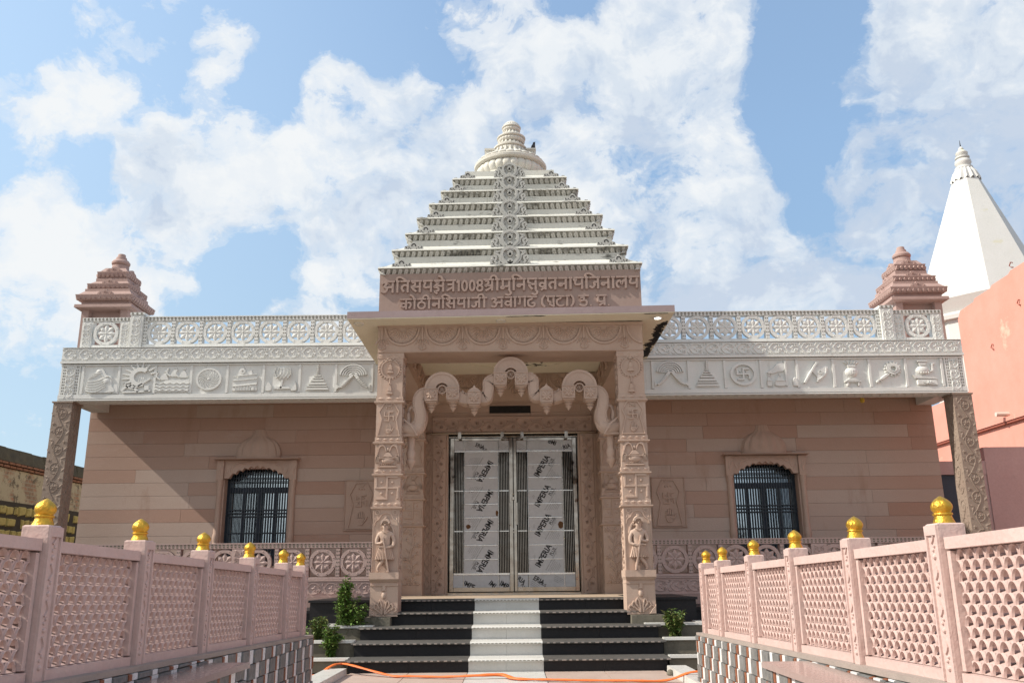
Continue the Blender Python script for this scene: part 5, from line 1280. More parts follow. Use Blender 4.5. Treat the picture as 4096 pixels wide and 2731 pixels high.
# ---- door wall, door and its carved surround
m = MB(); blocks(m, fy(16.3), -2.0, 1.96, .79, 4.8, [(-1.25, 1.25, .7, 3.69)], .40, 4.1)
for x in (-1.25, 1.22): m.wbox(x, x + .03, 16.3, 16.7, .785, 3.69)
obj('porch_back_wall', m, M_carve, TEMPLE)
m = MB(); f = fy(16.3)
m.box(f, -1.515, 1.50, 3.69, 4.02, -.05, .03, .006); m.box(f, -1.515, 1.50, 3.985, 4.02, .03, .05, .006); m.box(f, -1.515, 1.50, 3.69, 3.72, .03, .045, .006); vine(m, f, -1.47, 1.46, 3.735, 3.97, .22, .03, .024, .018)
for s in (-1, 1):
    xx = sorted((s * 1.25, s * 1.50)); m.box(f, xx[0], xx[1], .79, 3.688, -.02, .03, .006); g = FR((s * 1.375, 16.27, 0)); g2 = FR(g(0, 0, 0), g.v, -g.u, g.n); vine(m, g2, .85, 3.66, -.10, .10, .22, 0, .022, .018)
    m.box(f, s * 1.53 - .012, s * 1.53 + .012, .79, 4.0, -.02, .02)
    h = FR((s * 1.58, 16.298, 0))
    for k in range(16): z = .88 + .19 * k; m.stroke(h, [(0, z), (.045, z + .095), (0, z + .19), (-.045, z + .095)], .008, 0, .01, closed=True)
obj('door_surround', m, M_carve_dull, TEMPLE, 40)
m = MB(); m.box(f, -.44, .34, 4.085, 4.225, -.05, .012); obj('vent', m, M_dark, TEMPLE)

DY = 16.42; fd = fy(DY)
m = MB()
m.box(fd, -1.245, -1.205, .82, 3.68, -.05, .01, .004); m.box(fd, 1.205, 1.245, .82, 3.68, -.05, .01, .004); m.box(fd, -1.245, 1.245, 3.64, 3.685, -.05, .012, .004); m.box(fd, -1.245, 1.245, .79, .825, -.05, .03, .004)
DOOR = obj('door', m, M_steel, TEMPLE)
m = MB(); m.tube([(-1.66, 16.24, 3.70), (1.62, 16.24, 3.70)], .02, 10)
for x in (-1.0, -.2, .17, 1.0): m.wbox(x - .03, x + .03, 16.22, 16.36, 3.60, 3.72)
obj('top_track', m, M_steel, DOOR, 40)
m = MB(); m.box(fd, -1.26, 1.26, .79, 3.72, -.12, -.10); m.box(fd, -1.26, 1.26, 3.686, 3.76, -.1, .1); obj('dark_interior_sheet', m, M_dark, DOOR)  # black sheet added, painting the unlit interior seen between the bars
ZY = lambda y: 3.66 - (y - 60) * .001972
def lettering(m, body, f, size, sx=1.0, off=.018):
    vv, ff = text_poly(body, off); m.mesh([(x * sx, y, .0) for x, y, z in vv], ff, f, size)
TX = {}
for s in (-1, 1):
    X = (lambda n: -(625 - n) * .00197) if s < 0 else (lambda n: (n - 628) * .00197)
    if s < 0: c_ = dict(o0=24, o1=62, b0=62, b1=152, p0=162, p1=478, d0=490, d1=582, m0=585, m1=622)
    else: c_ = dict(o0=1195, o1=1232, b0=1094, b1=1192, p0=770, p1=1090, d0=664, d1=756, m0=630, m1=660)
    zt, zb = 3.635, .835
    m = MB(); q = lambda a, b, z0, z1, c0=-.035, c1=.0: m.box(fd, X(a), X(b), z0, z1, c0, c1, .004)
    q(c_['o0'], c_['o1'], zb, zt); q(c_['m0'], c_['m1'], zb, zt)
    lo_, hi_ = min(c_['o1'], c_['m1']), max(c_['o0'], c_['m0'])
    lo_, hi_ = (c_['o1'], c_['m0']) if s < 0 else (c_['m1'], c_['o0'])
    q(lo_, hi_, ZY(100), zt, -.035, -.002); q(lo_, hi_, zb, ZY(1452), -.035, -.002)
    lf = obj('door_leaf', m, M_steel, DOOR)
    m = MB(); q(lo_, hi_, ZY(1345), ZY(1325), -.03, -.003); q(lo_, hi_, ZY(210), ZY(190), -.03, -.003)
    for a in (c_['p0'] - 8, c_['p1'] + 1): q(a, a + 7, zb, zt, -.03, -.004)
    for y in (330, 452, 575, 698, 824, 948, 1076, 1204): q(c_['p0'], c_['p1'], ZY(y + 5), ZY(y - 5), -.03, -.005)
    for y in (575, 948):
        for a, b in ((c_['b0'], c_['b1']), (c_['d0'], c_['d1'])): q(a, b, ZY(y + 6), ZY(y - 6), -.028, -.001)
    obj('leaf_rail', m, M_bright, lf)
    m = MB()
    for a, b in ((c_['b0'], c_['b1']), (c_['d0'], c_['d1'])):
        for k in range(6):
            x = a + (b - a) * (k + .5) / 6; m.box(fd, X(x) - .0072, X(x) + .0072, ZY(1330), ZY(205), -.03, -.008, .004)
    obj('bar_screen', m, M_steel, lf)
    m = MB(); q(c_['p0'] - 3, c_['p1'] + 3, ZY(1330), ZY(205), -.05, -.022)
    for a, b in ((c_['p0'], c_['p1']), (c_['b0'], c_['b1']), (c_['d0'], c_['d1'])): q(a - 4, b + 4, ZY(1455), ZY(1340), -.05, -.022); q(a - 4, b + 4, ZY(200), ZY(98), -.05, -.022)
    pn = obj('film_panel', m, M_film, lf)
    # printed film lettering
    ink = MB(); C0 = -.0212
    fx = lambda px, py, rot, size: FR((X(px), DY, ZY(py))).at(0, 0, C0, 1, rot)
    sm = MB()
    for k, yb in enumerate((460, 735, 1010, 1290) if s < 0 else (455, 735, 1005, 1285)):
        if s > 0: r = radians(59); p = (865, yb)
        else: r = radians(-121); p = (392, yb - 178)
        lettering(ink, 'IMPERIA', fx(p[0], p[1], r, 1), .150, .84, .032)
        r2 = r; f2 = fx(p[0], p[1], r, 1)
        lettering(ink, 'PLUS', f2.at(.30, -.085), .08, .85, .02)
        ink.stroke(f2.at(.30, -.095), [(0, 0), (.18, 0)], .006, 0, .0006)
        for j in range(7):
            L = (.42, .34, .36, .30, .26, .2, .16)[j]; lettering(sm, ('Aluminium composite panel', 'remove the film after fixing', 'composite panel sheet', 'handle with due care', 'film after fixing', 'composite panel', 'panel sheet')[j], f2.at(.02 + .02 * j, -.135 - .03 * j - (.0 if j else -.008)), .034 if j == 0 else .022, L * 2.3 if 0 else .95, .0)
        for ax, ay in ((430, 30), (238, 60)) if s < 0 else ((818, 60), (1022, 20)):
            g = fx(ax if s < 0 else ax, yb - 200 + ay + 40, 0, 1); sm.stroke(g, [(-.008, -.03), (-.008, .01), (-.016, .01), (0, .035), (.016, .01), (.008, .01), (.008, -.03)], .003, 0, .0005, closed=True)
    # cut strips in the top and bottom rows
    rows_ = [(165, 1400, -25, 'IMPE', .12), (405, 1398, -40, 'IMI', .12), (500, 1405, -28, 'IMP', .125), (270, 120, -20, 'ERIA', .10)] if s < 0 else [(672, 1362, -38, 'RIA', .115), (815, 1358, -30, 'ERIA', .12), (1040, 140, 158, 'IMP', .12), (1105, 160, 20, 'RIA', .11)]
    for px, py, rot, body, sz in rows_:
        lettering(ink, body, fx(px, py, radians(rot), 1).at(0, -.06), sz, .86, .03)
    for px, py, rot in ((320, 150, -25), (700, 1420, -38), (870, 1400, -30)):
        if (px < 620) == (s < 0): lettering(ink, 'PLUS', fx(px, py, radians(rot), 1).at(0, -.05), .07, .85, .02)
    for px, py, rot in ((180, 112, -28), (495, 112, -30), (668, 118, -30), (1000, 1352, -28), (790, 1385, -32)):
        if (px < 620) == (s < 0):
            for j in range(4): lettering(sm, 'Aluminium composite'[:19 - 3 * j], fx(px, py, radians(rot), 1).at(.0 + .01 * j, -.03 * j), .024, .9, .0)
    obj('printed_lettering', ink, M_ink, pn); obj('small_print', sm, M_inkgrey, pn)
    tn = MB()
    for px, py, sx_, sz_ in (((198, 905, .055, .05), (468, 782, .03, .06)) if s < 0 else ((1070, 895, .06, .07),)):
        tn.prism(FR((X(px), DY, ZY(py))), [(sx_ * (.7 + .3 * random.random()) * cos(a), sz_ * (.7 + .4 * random.random()) * sin(a)) for a in [2 * pi * i / 11 for i in range(11)]], -.03, -.0195)
    obj('torn_patch', tn, M_torn, pn)
    m = MB(); hx = X(602) - .05 if s < 0 else X(648) + .05
    m.box(fd, hx - .018 + (.03 if s < 0 else -.03), hx + .018 + (.03 if s < 0 else -.03), ZY(895), ZY(685), .03, .05, .006)
    for z in (ZY(860), ZY(720)): m.box(fd, hx - .012 + (.03 if s < 0 else -.03), hx + .012 + (.03 if s < 0 else -.03), z - .012, z + .012, -.01, .032)
    obj('handle', m, M_steel, lf)
m = MB(); f = FR((-.004, DY, ZY(650))); m.box(f, -.028, .028, -.03, .035, .01, .04, .006); m.tube([f(-.018, .03, .025), f(-.018, .07, .025), f(0, .085, .025), f(.018, .07, .025), f(.018, .03, .025)], .007, 8); obj('padlock', m, M_steel, DOOR, 40)
m = MB(); m.ring(FR((.0, DY, ZY(945))), 0, 0, .02, .035, -.005, .02, 18); obj('latch_ring', m, M_steel, DOOR)

# black granite plinths beside the stair
for s in (-1, 1):
    xa, xb = (-2.93, -1.86) if s < 0 else (1.72, 2.60)
    m = MB(); m.wbox(xa, xb, 13.02, 14.9, G, .755); m.wbox(xa - .02, xb + .02, 12.985, 14.9, .757, .79)
    m.wbox(*sorted((s * 2.6, s * 4.2)), 13.3, 14.9, G, .60); m.wbox(*sorted((s * 2.6, s * 4.2)), 13.26, 14.9, .602, .64)
    pl = obj('plinth', m, M_granite, TEMPLE)
    m = MB(); m.wbox(*sorted((s * 2.61, s * 8.0)), 14.905, 15.3, G, .79); m.wbox(*sorted((s * 2.2, s * 8.0)), 15.3, 16.4, G, .785); obj('verandah_floor', m, M_turret, TEMPLE)
    m = MB(); m.wbox(*sorted((s * 1.6 if s > 0 else -1.70, s * 2.05)), 12.45, 13.0, G, .57); obj('footing_stone', m, M_conc, TEMPLE)

# ================================================================== planter terraces
for s in (-1, 1):
    side = 'left' if s < 0 else 'right'
    T = empty('planter_terrace', (s * 2.9, 12.2, G), 'three-tier concrete planter with white marble ledges on the %s of the black steps' % side, 'planter', 'planter terraces beside the steps')
    xi = (-2.06, -2.07, -1.90) if s < 0 else (1.91, 1.92, 1.75)
    xo = s * 3.6
    for k, (y0, zt) in enumerate(((11.42, .135), (11.86, .315), (12.30, .475))):
        yb = (11.86, 12.30, 13.0)[k]
        m = MB(); x0, x1 = sorted((xi[k], xo))
        m.wbox(x0, x1, y0, y0 + .10, G, zt - .03); obj('planter_wall', m, M_conc, T)
        m = MB(); m.wbox(x0 + .01, x1 - .01, y0 + .1, yb, G, zt - .06); obj('soil', m, M_soil, T)
        m = MB(); f = FR((0, 0, zt - .03), (1, 0, 0), (0, 1, 0))
        if k < 2: P = [(x0, y0 - .03), (x1, y0 - .03), (x1, y0 + .13), (x0, y0 + .13)]
        else:
            e = s * 2.62; P = [(xi[k], y0 - .02)] + [(e - s * .10 + s * .10 * sin(a), y0 + .08 - .10 * cos(a)) for a in [pi * .5 * i / 6 for i in range(7)]] + [(e, y0 + .6), (e - s * .12, y0 + .6), (e - s * .12, y0 + .2), (e - s * .2, y0 + .12), (xi[k], y0 + .12)]
        m.prism(f, P, 0, .032, .005); obj('marble_ledge', m, M_marble, T)

# ================================================================== fences on clad walls
def scallop(m, f, xc, za, p, dz, x0, x1, t0=-.031, t1=.012):
    """one cell of the fish-scale screen: plate round a D-shaped opening, with a raised arch band"""
    hw = p * .365 * random.uniform(.95, 1.04); zs = za + dz * .37 + random.uniform(-.001, .001); hh = dz * .60; N = 10; drop = dz * .36
    L, Rr, T = max(x0, xc - p / 2), min(x1, xc + p / 2), za + dz
    cl = lambda x: min(max(x, x0), x1)
    hole = [(cl(xc + hw * cos(pi * i / N)), zs + hh * sin(pi * i / N) ** .85) for i in range(N + 1)]
    out = []
    for i in range(N + 1):
        g = pi * i / N; dx, dy = cos(g), sin(g)
        k = min(p / 2 / max(abs(dx), 1e-6), (T - zs) / max(dy, 1e-6)); out.append((cl(xc + dx * k), min(T, zs + dy * k)))
    H0 = m.add([f(a, b, t0) for a, b in hole]); H1 = m.add([f(a, b, t1) for a, b in hole]); O0 = m.add([f(a, b, t0) for a, b in out]); O1 = m.add([f(a, b, t1) for a, b in out])
    for i in range(N):
        m.face((H1[i], O1[i], O1[i + 1], H1[i + 1])); m.face((H0[i + 1], O0[i + 1], O0[i], H0[i])); m.face((H0[i], H0[i + 1], H1[i + 1], H1[i]))
    q = m.add([f(L, za, t0), f(Rr, za, t0), f(Rr, za, t1), f(L, za, t1), f(L, zs, t0), f(Rr, zs, t0), f(Rr, zs - drop, t1), f(L, zs - drop, t1)])
    for k in ((3, 2, 6, 7), (1, 0, 4, 5), (4, 7, 6, 5)): m.face([q[j] for j in k])
    m.face((O1[0], H1[0], q[6])); m.face((H1[N], O1[N], q[7]))
    a0, a1 = (0, pi / 2) if xc <= x0 + .001 else ((pi / 2, pi) if xc >= x1 - .001 else (0, pi))
    B = [(xc + p * .43 * cos(a0 + (a1 - a0) * i / 12), zs - drop + dz * 1.02 * sin(a0 + (a1 - a0) * i / 12)) for i in range(13)]
    m.stroke(f, B, p * .115, t1 - .004, t1 + .007, .004)
def wedge(m, f, a0, a1, b0, b1, c0, c1, drop):
    """sill with a sloping weathered top"""
    t = max(b0 + .002, b1 - drop)
    i = m.add([f(a0, b0, c0), f(a1, b0, c0), f(a1, b0, c1), f(a0, b0, c1), f(a0, b1, c0), f(a1, b1, c0), f(a1, t, c1), f(a0, t, c1)])
    for q in ((3, 2, 1, 0), (4, 5, 6, 7), (0, 1, 5, 4), (1, 2, 6, 5), (2, 3, 7, 6), (3, 0, 4, 7)): m.face([i[k] for k in q])
def fence(s, X, posts, zpost, zbase, slope, label):
    """zpost, zbase: heights at y=4.2"""
    zP = lambda y: zpost + slope * (y - 4.2); zB = lambda y: zbase + slope * (y - 4.2)
    t = empty('fence', (X, 6.5, zB(6.5)), label, 'fence', 'pierced fences along the walkway')
    ux = -s                                                   # towards the walkway
    fin = None; sc_ = []
    for i, y in enumerate(posts):
        m = MB(); w = .062
        m.wbox(X - w, X + w, y - w, y + w, zB(y) - .02, zP(y))
        m.frustum(X - w, X + w, y - w, y + w, zP(y), X - w + .008, X + w - .008, y - w + .008, y + w - .008, zP(y) + .006)
        # sunk carved strip on the walkway face and the face towards the viewer
        f = FR((X + ux * w, y, 0), (0, -ux * -1, 0), (0, 0, 1)); f = FR((X + ux * w, y, 0), (0, 1, 0) if ux > 0 else (0, -1, 0))
        for q in (-1, 1): m.box(f, q * w - (.020 if q > 0 else 0), q * w + (.020 if q < 0 else 0), zB(y), zP(y) - .001, -.01, .010, .003)
        m.box(f, -w, w, zP(y) - .05, zP(y) - .0005, -.01, .0105, .003)
        z = zB(y) + .06
        while z < zP(y) - .08:
            m.dome(f, 0, z, .014, .012, 0, 8, 2); m.dome(f, -.006, z + .03, .009, .010, 0, 8, 2); m.dome(f, .008, z + .048, .009, .010, 0, 8, 2)
            m.stroke(f, C((-.012, z + .06), (.012, z + .09), (-.008, z + .13), n=4), .010, 0, .008); z += .16
        p = obj('post', m, M_mauve, t)
        H = .128
        m = MB(); prof = [(.40, 0), (.375, .05), (.315, .2), (.295, .29), (.335, .305), (.345, .34), (.335, .375), (.29, .39), (.30, .42), (.36, .50), (.385, .58), (.375, .67), (.32, .77), (.22, .87), (.10, .95), (.045, .985), (.0, 1.0)]
        m.lathe((X, y, zP(y) + .004), [(r * H, z * H, (.05 if z > .44 else 0)) for r, z in prof], 32, axis=(random.uniform(-.04, .04), random.uniform(-.04, .04), 1), flute=8)
        obj('finial', m, M_gold, p, 50)
    yy = sorted(posts)
    for a, c in zip(yy, yy[1:]):
        ya, yb = a + .062, c - .062; L = yb - ya
        o_ = (X, ya, zB(ya)) if ux > 0 else (X, yb, zB(yb))
        f = FR(o_, (0, 1, slope) if ux > 0 else (0, -1, -slope), (0, 0, 1), (ux, 0, 0))
        Hh = (zpost - zbase) - .055
        m = MB()
        m.box(f, 0, L, Hh - .062, Hh, -.045, .045, .005); m.box(f, 0, L, -.01, .05, -.045, .045, .005)
        for q in (0, L - .04): m.box(f, q, q + .04, .0505, Hh - .0625, -.04, .038, .004)
        pn = obj('panel', m, M_mauve, t)
        m = MB(); x0, x1 = .04, L - .04; z0, z1 = .05, Hh - .062
        n = max(1, round((x1 - x0) / .086)); p = (x1 - x0) / n
        rows = max(1, round((z1 - z0) / .0465)); dz = (z1 - z0) / rows
        for r in range(rows):
            za = z0 + dz * r
            for i in range(n + 1):
                xc = x0 + p * ((i + .5) if r % 2 == 0 else i)
                if xc > x1 + .001: continue
                scallop(m, f, xc, za, p, dz, x0, x1)
        obj('jali_screen', m, M_mauve, pn, 30)
    return zB

PL = [3.05, 4.146, 5.239, 6.32, 7.442, 8.547, 9.251]; PR = [2.98, 4.11, 5.20, 6.32, 7.43, 8.57, 9.30]
zBL = fence(-1, -2.2, PL, 1.327, .647, -.0225, 'mauve pierced stone fence with gold finials along the left, shaded side facing the walkway')
zBR = fence(1, 1.99, PR, 1.295, .612, -.0182, 'mauve pierced stone fence with gold finials along the right, sunlit side facing the walkway')

def clad_wall(s, xin, xout, y0, y1, zf, label):
    t = empty('clad_wall', ((xin + xout) / 2, (y0 + y1) / 2, G), label, 'wall', 'stone clad walls under the fences')
    m = MB(); xa, xb = sorted((xin, xout)); i = m.add([(xa + .015, y0, G), (xb, y0, G), (xb, y1 - .015, G), (xa + .015, y1 - .015, G), (xa + .015, y0, zf(y0) - .03), (xb, y0, zf(y0) - .03), (xb, y1 - .015, zf(y1) - .03), (xa + .015, y1 - .015, zf(y1) - .03)]) if s > 0 else m.add([(xa, y0, G), (xb - .015, y0, G), (xb - .015, y1 - .015, G), (xa, y1 - .015, G), (xa, y0, zf(y0) - .03), (xb - .015, y0, zf(y0) - .03), (xb - .015, y1 - .015, zf(y1) - .03), (xa, y1 - .015, zf(y1) - .03)])
    for q in ((3, 2, 1, 0), (4, 5, 6, 7), (0, 1, 5, 4), (1, 2, 6, 5), (2, 3, 7, 6), (3, 0, 4, 7)): m.face([i[k] for k in q])
    obj('wall_core', m, M_conc, t)
    m = MB(); ov = .0
    i = m.add([(xa - ov, y0, zf(y0) - .028), (xb + ov, y0, zf(y0) - .028), (xb + ov, y1, zf(y1) - .028), (xa - ov, y1, zf(y1) - .028), (xa - ov, y0, zf(y0)), (xb + ov, y0, zf(y0)), (xb + ov, y1, zf(y1)), (xa - ov, y1, zf(y1))])
    for q in ((3, 2, 1, 0), (4, 5, 6, 7), (0, 1, 5, 4), (1, 2, 6, 5), (2, 3, 7, 6), (3, 0, 4, 7)): m.face([i[k] for k in q])
    obj('coping', m, M_coping, t)
    f = FR((xin, 0, 0), (0, 1, 0), (0, 0, 1)) if s < 0 else FR((xin, 0, 0), (0, -1, 0), (0, 0, 1))
    tile_face(t, f, (y0, y1) if s < 0 else (-y1, -y0), lambda a: zf(abs(a)) - .031)
    g = FR((0, y1, 0), (-1, 0, 0), (0, 0, 1))
    tile_face(t, g, (-xb, -xa), lambda a: zf(y1) - .031)
    return t
def tile_face(t, f, rng, ztop, zb=None):
    zb = G if zb is None else zb
    packs = [MB(), MB(), MB()]; ch = .118; a0, a1 = rng
    zmax = max(ztop(a0), ztop(a1)); nr = int(math.ceil((zmax - zb) / ch))
    for r in range(nr):
        za = zb + ch * r; a = a0 - .5 + (.093 * r) % .5; k = 0
        while a < a1:
            kind, L = ((0, .095), (1, .18), (2, .05))[k % 3] if (a0 < 0 or True) else 0; L *= random.uniform(.93, 1.07); k += 1
            if random.random() < .04: k += 1
            b0, b1 = max(a, a0), min(a + L, a1); a += L
            if b1 - b0 < .012: continue
            z1 = min(za + ch - .001, ztop((b0 + b1) / 2))
            if z1 - za < .01: continue
            d = (random.uniform(.002, .006), random.uniform(.006, .018), random.uniform(.004, .014))[kind]
            packs[kind].box(f, b0 + .0006, b1 - .0006, za, z1, -.016, d, .0015 if kind == 0 else .004)
    for m, mt, nm in zip(packs, (M_whitetile, M_slate, M_rust), ('white_tiles', 'slate_tiles', 'rust_tiles')):
        if m.v: obj(nm, m, mt, t)
clad_wall(-1, -2.08, -2.42, 2.2, 9.47, zBL, 'low wall clad in grey, white and rust stone under the left fence')
clad_wall(1, 1.88, 2.25, 2.2, 9.97 if False else 9.50, zBR, 'low wall clad in grey, white and rust stone under the right fence')

for s, xin, xw, yb, zt in ((-1, -1.785, -2.08, 6.24, .545), (1, 1.56, 1.88, 5.86, .553)):
    side = 'left' if s < 0 else 'right'
    t = empty('bench', ((xin + xw) / 2, yb - 1.5, G), 'pink granite slab bench against the clad wall on the %s' % side, 'bench', 'granite benches along the walkway')
    xa, xb = sorted((xin, xw - s * -.0))
    m = MB(); f = FR((0, 0, zt - .035), (1, 0, 0), (0, 1, 0)); m.box(f, xa, xb - (.02 if s > 0 else 0), 2.2, yb, 0, .035, .005) if s > 0 else m.box(f, xa + .02, xb, 2.2, yb, 0, .035, .005)
    obj('seat_slab', m, M_bench, t)
    m = MB(); m.wbox(xa + .05, xb - .05, 2.2, yb - .05, G, zt - .036); obj('bench_base', m, M_conc, t)
    f = FR((xin + s * .03, 0, 0), (0, 1, 0), (0, 0, 1)) if s < 0 else FR((xin + s * .03, 0, 0), (0, -1, 0), (0, 0, 1))
    tile_face(t, f, (2.2, yb - .03) if s < 0 else (-yb + .03, -2.2), lambda a: zt - .037)
    g = FR((0, yb - .03, 0), (-1, 0, 0), (0, 0, 1)); tile_face(t, g, tuple(sorted((-xin - s * .04, -xw + s * .03))), lambda a: zt - .037)

# ================================================================== plants
def plant(x, y, z, h, r, n, label, shape='bush', lm=None, leafL=.055, group='young plants in the planters'):
    t = empty('plant', (x, y, z), label, 'plant', group)
    sm, lv = MB(), MB()
    for i in range(n):
        a = random.uniform(0, 2 * pi)
        if shape == 'tall':
            hh = h * random.uniform(.45, 1.0); rr = r * random.uniform(.2, 1.0) * (1.15 - .75 * hh / h)
        else: hh = h * random.uniform(.5, 1.0); rr = r * random.uniform(.3, 1.0)
        lean = V(cos(a) * rr, sin(a) * rr, 0)
        pts = [V(x, y, z) + lean * t_ ** 1.4 + V(0, 0, hh * t_ - .18 * rr * t_ * t_) + V(random.uniform(-1, 1), random.uniform(-1, 1), 0) * .012 * t_ for t_ in (0, .25, .5, .75, 1)]
        sm.tube(pts, [.006, .005, .004, .003, .002], 5)
        for k in range(int(hh / .022)):
            t_ = random.uniform(.12 if shape != 'tall' else .08, 1.0); j = min(3, int(t_ * 4)); p = pts[j].lerp(pts[j + 1], t_ * 4 - j)
            for q in range(3):
                g = random.uniform(0, 2 * pi); el = random.uniform(-.5, .8)
                d = V(cos(g) * cos(el), sin(g) * cos(el), sin(el)); L = leafL * random.uniform(.6, 1.25); W = L * random.uniform(.26, .4)
                b_ = p + d * .012; sd_ = d.cross(V(0, 0, 1)).normalized() * W; up = sd_.cross(d).normalized() * W * .5
                i_ = lv.add([b_, b_ + d * L * .45 + sd_ + up, b_ + d * L - up * .8, b_ + d * L * .45 - sd_ + up])
                lv.face((i_[0], i_[1], i_[2])); lv.face((i_[0], i_[2], i_[3]))
    obj('stem', sm, M_stem, t); obj('foliage', lv, lm or M_leaf, t)
plant(-2.33, 12.45, .25, .88, .17, 34, 'tallest green plant, a leafy column against the left granite plinth', 'tall')
plant(-2.22, 12.40, .25, .60, .25, 40, 'broad bushy green plant beside the left pillar foot')
plant(-2.36, 11.78, .10, .42, .14, 26, 'small dense green plant hanging at the lowest left marble ledge')
plant(-2.60, 12.15, .28, .34, .13, 18, 'sparse pale green plant behind the left marble ledge, nearest the fence', lm=M_leafdry)
plant(-2.82, 12.1, .22, .24, .10, 10, 'tiny green plant half hidden by the end of the left fence')
plant(2.13, 12.15, .27, .40, .17, 30, 'feathery yellow-green plant on the right marble ledges', lm=M_leafdry, leafL=.062)

# ================================================================== hose and pebble
HP = [(-3.2, 10.55), (-2.7, 10.70), (-2.357, 10.82), (-2.207, 11.02), (-2.067, 11.0), (-1.892, 10.76), (-1.413, 10.466), (-1.2, 10.39), (-.80, 10.28), (-.448, 10.19), (-.145, 10.235), (.007, 10.03), (.35, 9.92), (.737, 9.82), (1.2, 9.75), (1.589, 9.745), (1.97, 9.98), (2.4, 10.1), (2.9, 10.1)]
HP = [(x * 1.03, y * 1.033) if -2.1 < x < 1.95 else (x, y + .1) for x, y in HP]
m = MB(); P = cr([(x, y, G + .022 + (.085 if abs(x) > 1.82 and abs(x) < 2.3 else 0) + (.02 if -.5 < x < 0 else 0)) for x, y in HP], 6)
m.tube(P, [.024 + .012 * max(0, 1 - abs(p[0] + .2) / .4) + .003 * sin(i * 1.7) for i, p in enumerate(P)], 10, flat=.5)
tag(obj('hose', m, M_hose, None, 60), 'flattened orange hose lying across the path in front of the steps', 'hose')
m = MB(); o_ = FR((1.80, 10.76, G), (1, 0, 0), (0, 1, 0), (0, 0, 1)); m.dome(o_, 0, 0, .045, .055, .012, 10, 4, ry=.04); m.dome(FR((1.80, 10.76, G + .013), (1, 0, 0), (0, -1, 0), (0, 0, -1)), 0, 0, .045, .012, 0, 10, 2, ry=.04)
tag(obj('stone', m, M_conc, None, 50), 'small brown stone lying at the right end of the lowest step', 'stone')

# ================================================================== lamps
def downlight(x, y, z, lit, label):
    t = empty('ceiling_light', (x, y, z), label, 'light', 'round lights in the porch ceiling')
    m = MB(); m.ring(FR((x, y, z), (1, 0, 0), (0, -1, 0), (0, 0, -1)), 0, 0, .052, .075, -.004, .022, 24); obj('rim', m, M_lampw, t, 30)
    m = MB(); m.prism(FR((x, y, z), (1, 0, 0), (0, -1, 0), (0, 0, -1)), circ(0, 0, .05, 20), -.003, .014); obj('lens', m, M_lit if lit else M_soffit, t)
downlight(-2.27, 12.42, 4.772 - .028, False, 'unlit round light at the left corner of the canopy')
downlight(-.16, 12.42, 4.770, False, 'unlit round light in the middle of the canopy front')
downlight(2.17, 12.42, 4.772 + .025, True, 'lit round light at the right corner of the canopy')
downlight(-1.15, 14.9, 4.772 - .015, False, 'unlit round light in the porch ceiling left of the carved rose')
downlight(1.15, 14.9, 4.772 + .013, False, 'unlit round light in the porch ceiling right of the carved rose')
t = empty('bulb_lamp', (6.45, 15.8, 4.2), 'small yellow bulb under the right wing eaves', 'light')
m = MB(); m.lathe((6.45, 15.8, 4.12), [(.0, 0), (.03, .01), (.045, .05), (.03, .10), (.02, .12)], 14); obj('bulb', m, M_brass, t, 50)
m = MB(); m.lathe((6.45, 15.8, 4.24), [(.025, 0), (.03, .05), (.05, .16), (.05, .18)], 14); obj('holder', m, M_dark, t)

# ================================================================== pigeon on the tower
t = empty('pigeon', (.43, 14.62, 8.66), 'dark pigeon perched on the right bracket of the tower top', 'bird')
m = MB(); m.tube([(.40, 14.66, 8.66), (.41, 14.65, 8.69), (.42, 14.63, 8.73), (.43, 14.61, 8.77), (.438, 14.6, 8.80), (.443, 14.59, 8.825), (.448, 14.585, 8.84)], [.012, .026, .040, .038, .024, .022, .012], 10)
bd = obj('body', m, M_bird, t, 60)
m = MB(); m.tube([(.45, 14.58, 8.835), (.475, 14.565, 8.832)], [.007, .001], 6); obj('beak', m, M_dark, t)
m = MB(); m.tube([(.405, 14.655, 8.70), (.395, 14.665, 8.64), (.388, 14.67, 8.60)], [.02, .018, .010], 6); obj('tail', m, M_bird, t)
m = MB(); m.tube([(.425, 14.62, 8.70), (.428, 14.615, 8.656)], .005, 5); m.tube([(.44, 14.63, 8.70), (.443, 14.625, 8.656)], .005, 5); obj('leg', m, M_redtrim, t)

# ================================================================== old brick wall on the left
t = empty('boundary_wall', (-10.7, 20, G), 'old mossy brick and plaster wall far left, with yellowed blocks below', 'wall')
m = MB(); m.wbox(-11.0, -10.5, 9, 40, G, 3.36); obj('wall_face', m, M_oldbrick, t)
m = MB()
for i in range(62): y = 9 + .5 * i; m.frustum(-11.05, -10.46, y, y + .498, 3.50, -10.98, -10.52 + random.uniform(-.02, .02), y, y + .498, 3.78 + random.uniform(-.012, .012))
obj('mossy_coping', m, M_moss, t)
m = MB()
for r in range(2):
    y = 9.
    while y < 40: L = .23 * random.uniform(.9, 1.1); m.box(FR((-10.5, 0, 0), (0, 1, 0), (0, 0, 1)), y, y + L - .02, 3.37 + .066 * r, 3.425 + .066 * r, -.2, .05 + .02 * r + random.uniform(-.008, .008), .006); y += L
obj('brick_course', m, M_redbrick, t)
m = MB(); f = FR((-10.5, 0, 0), (0, 1, 0), (0, 0, 1)); m.box(f, 9, 40, G, 2.70, -.1, .012); obj('block_bed', m, M_blockgap, t)
m = MB()
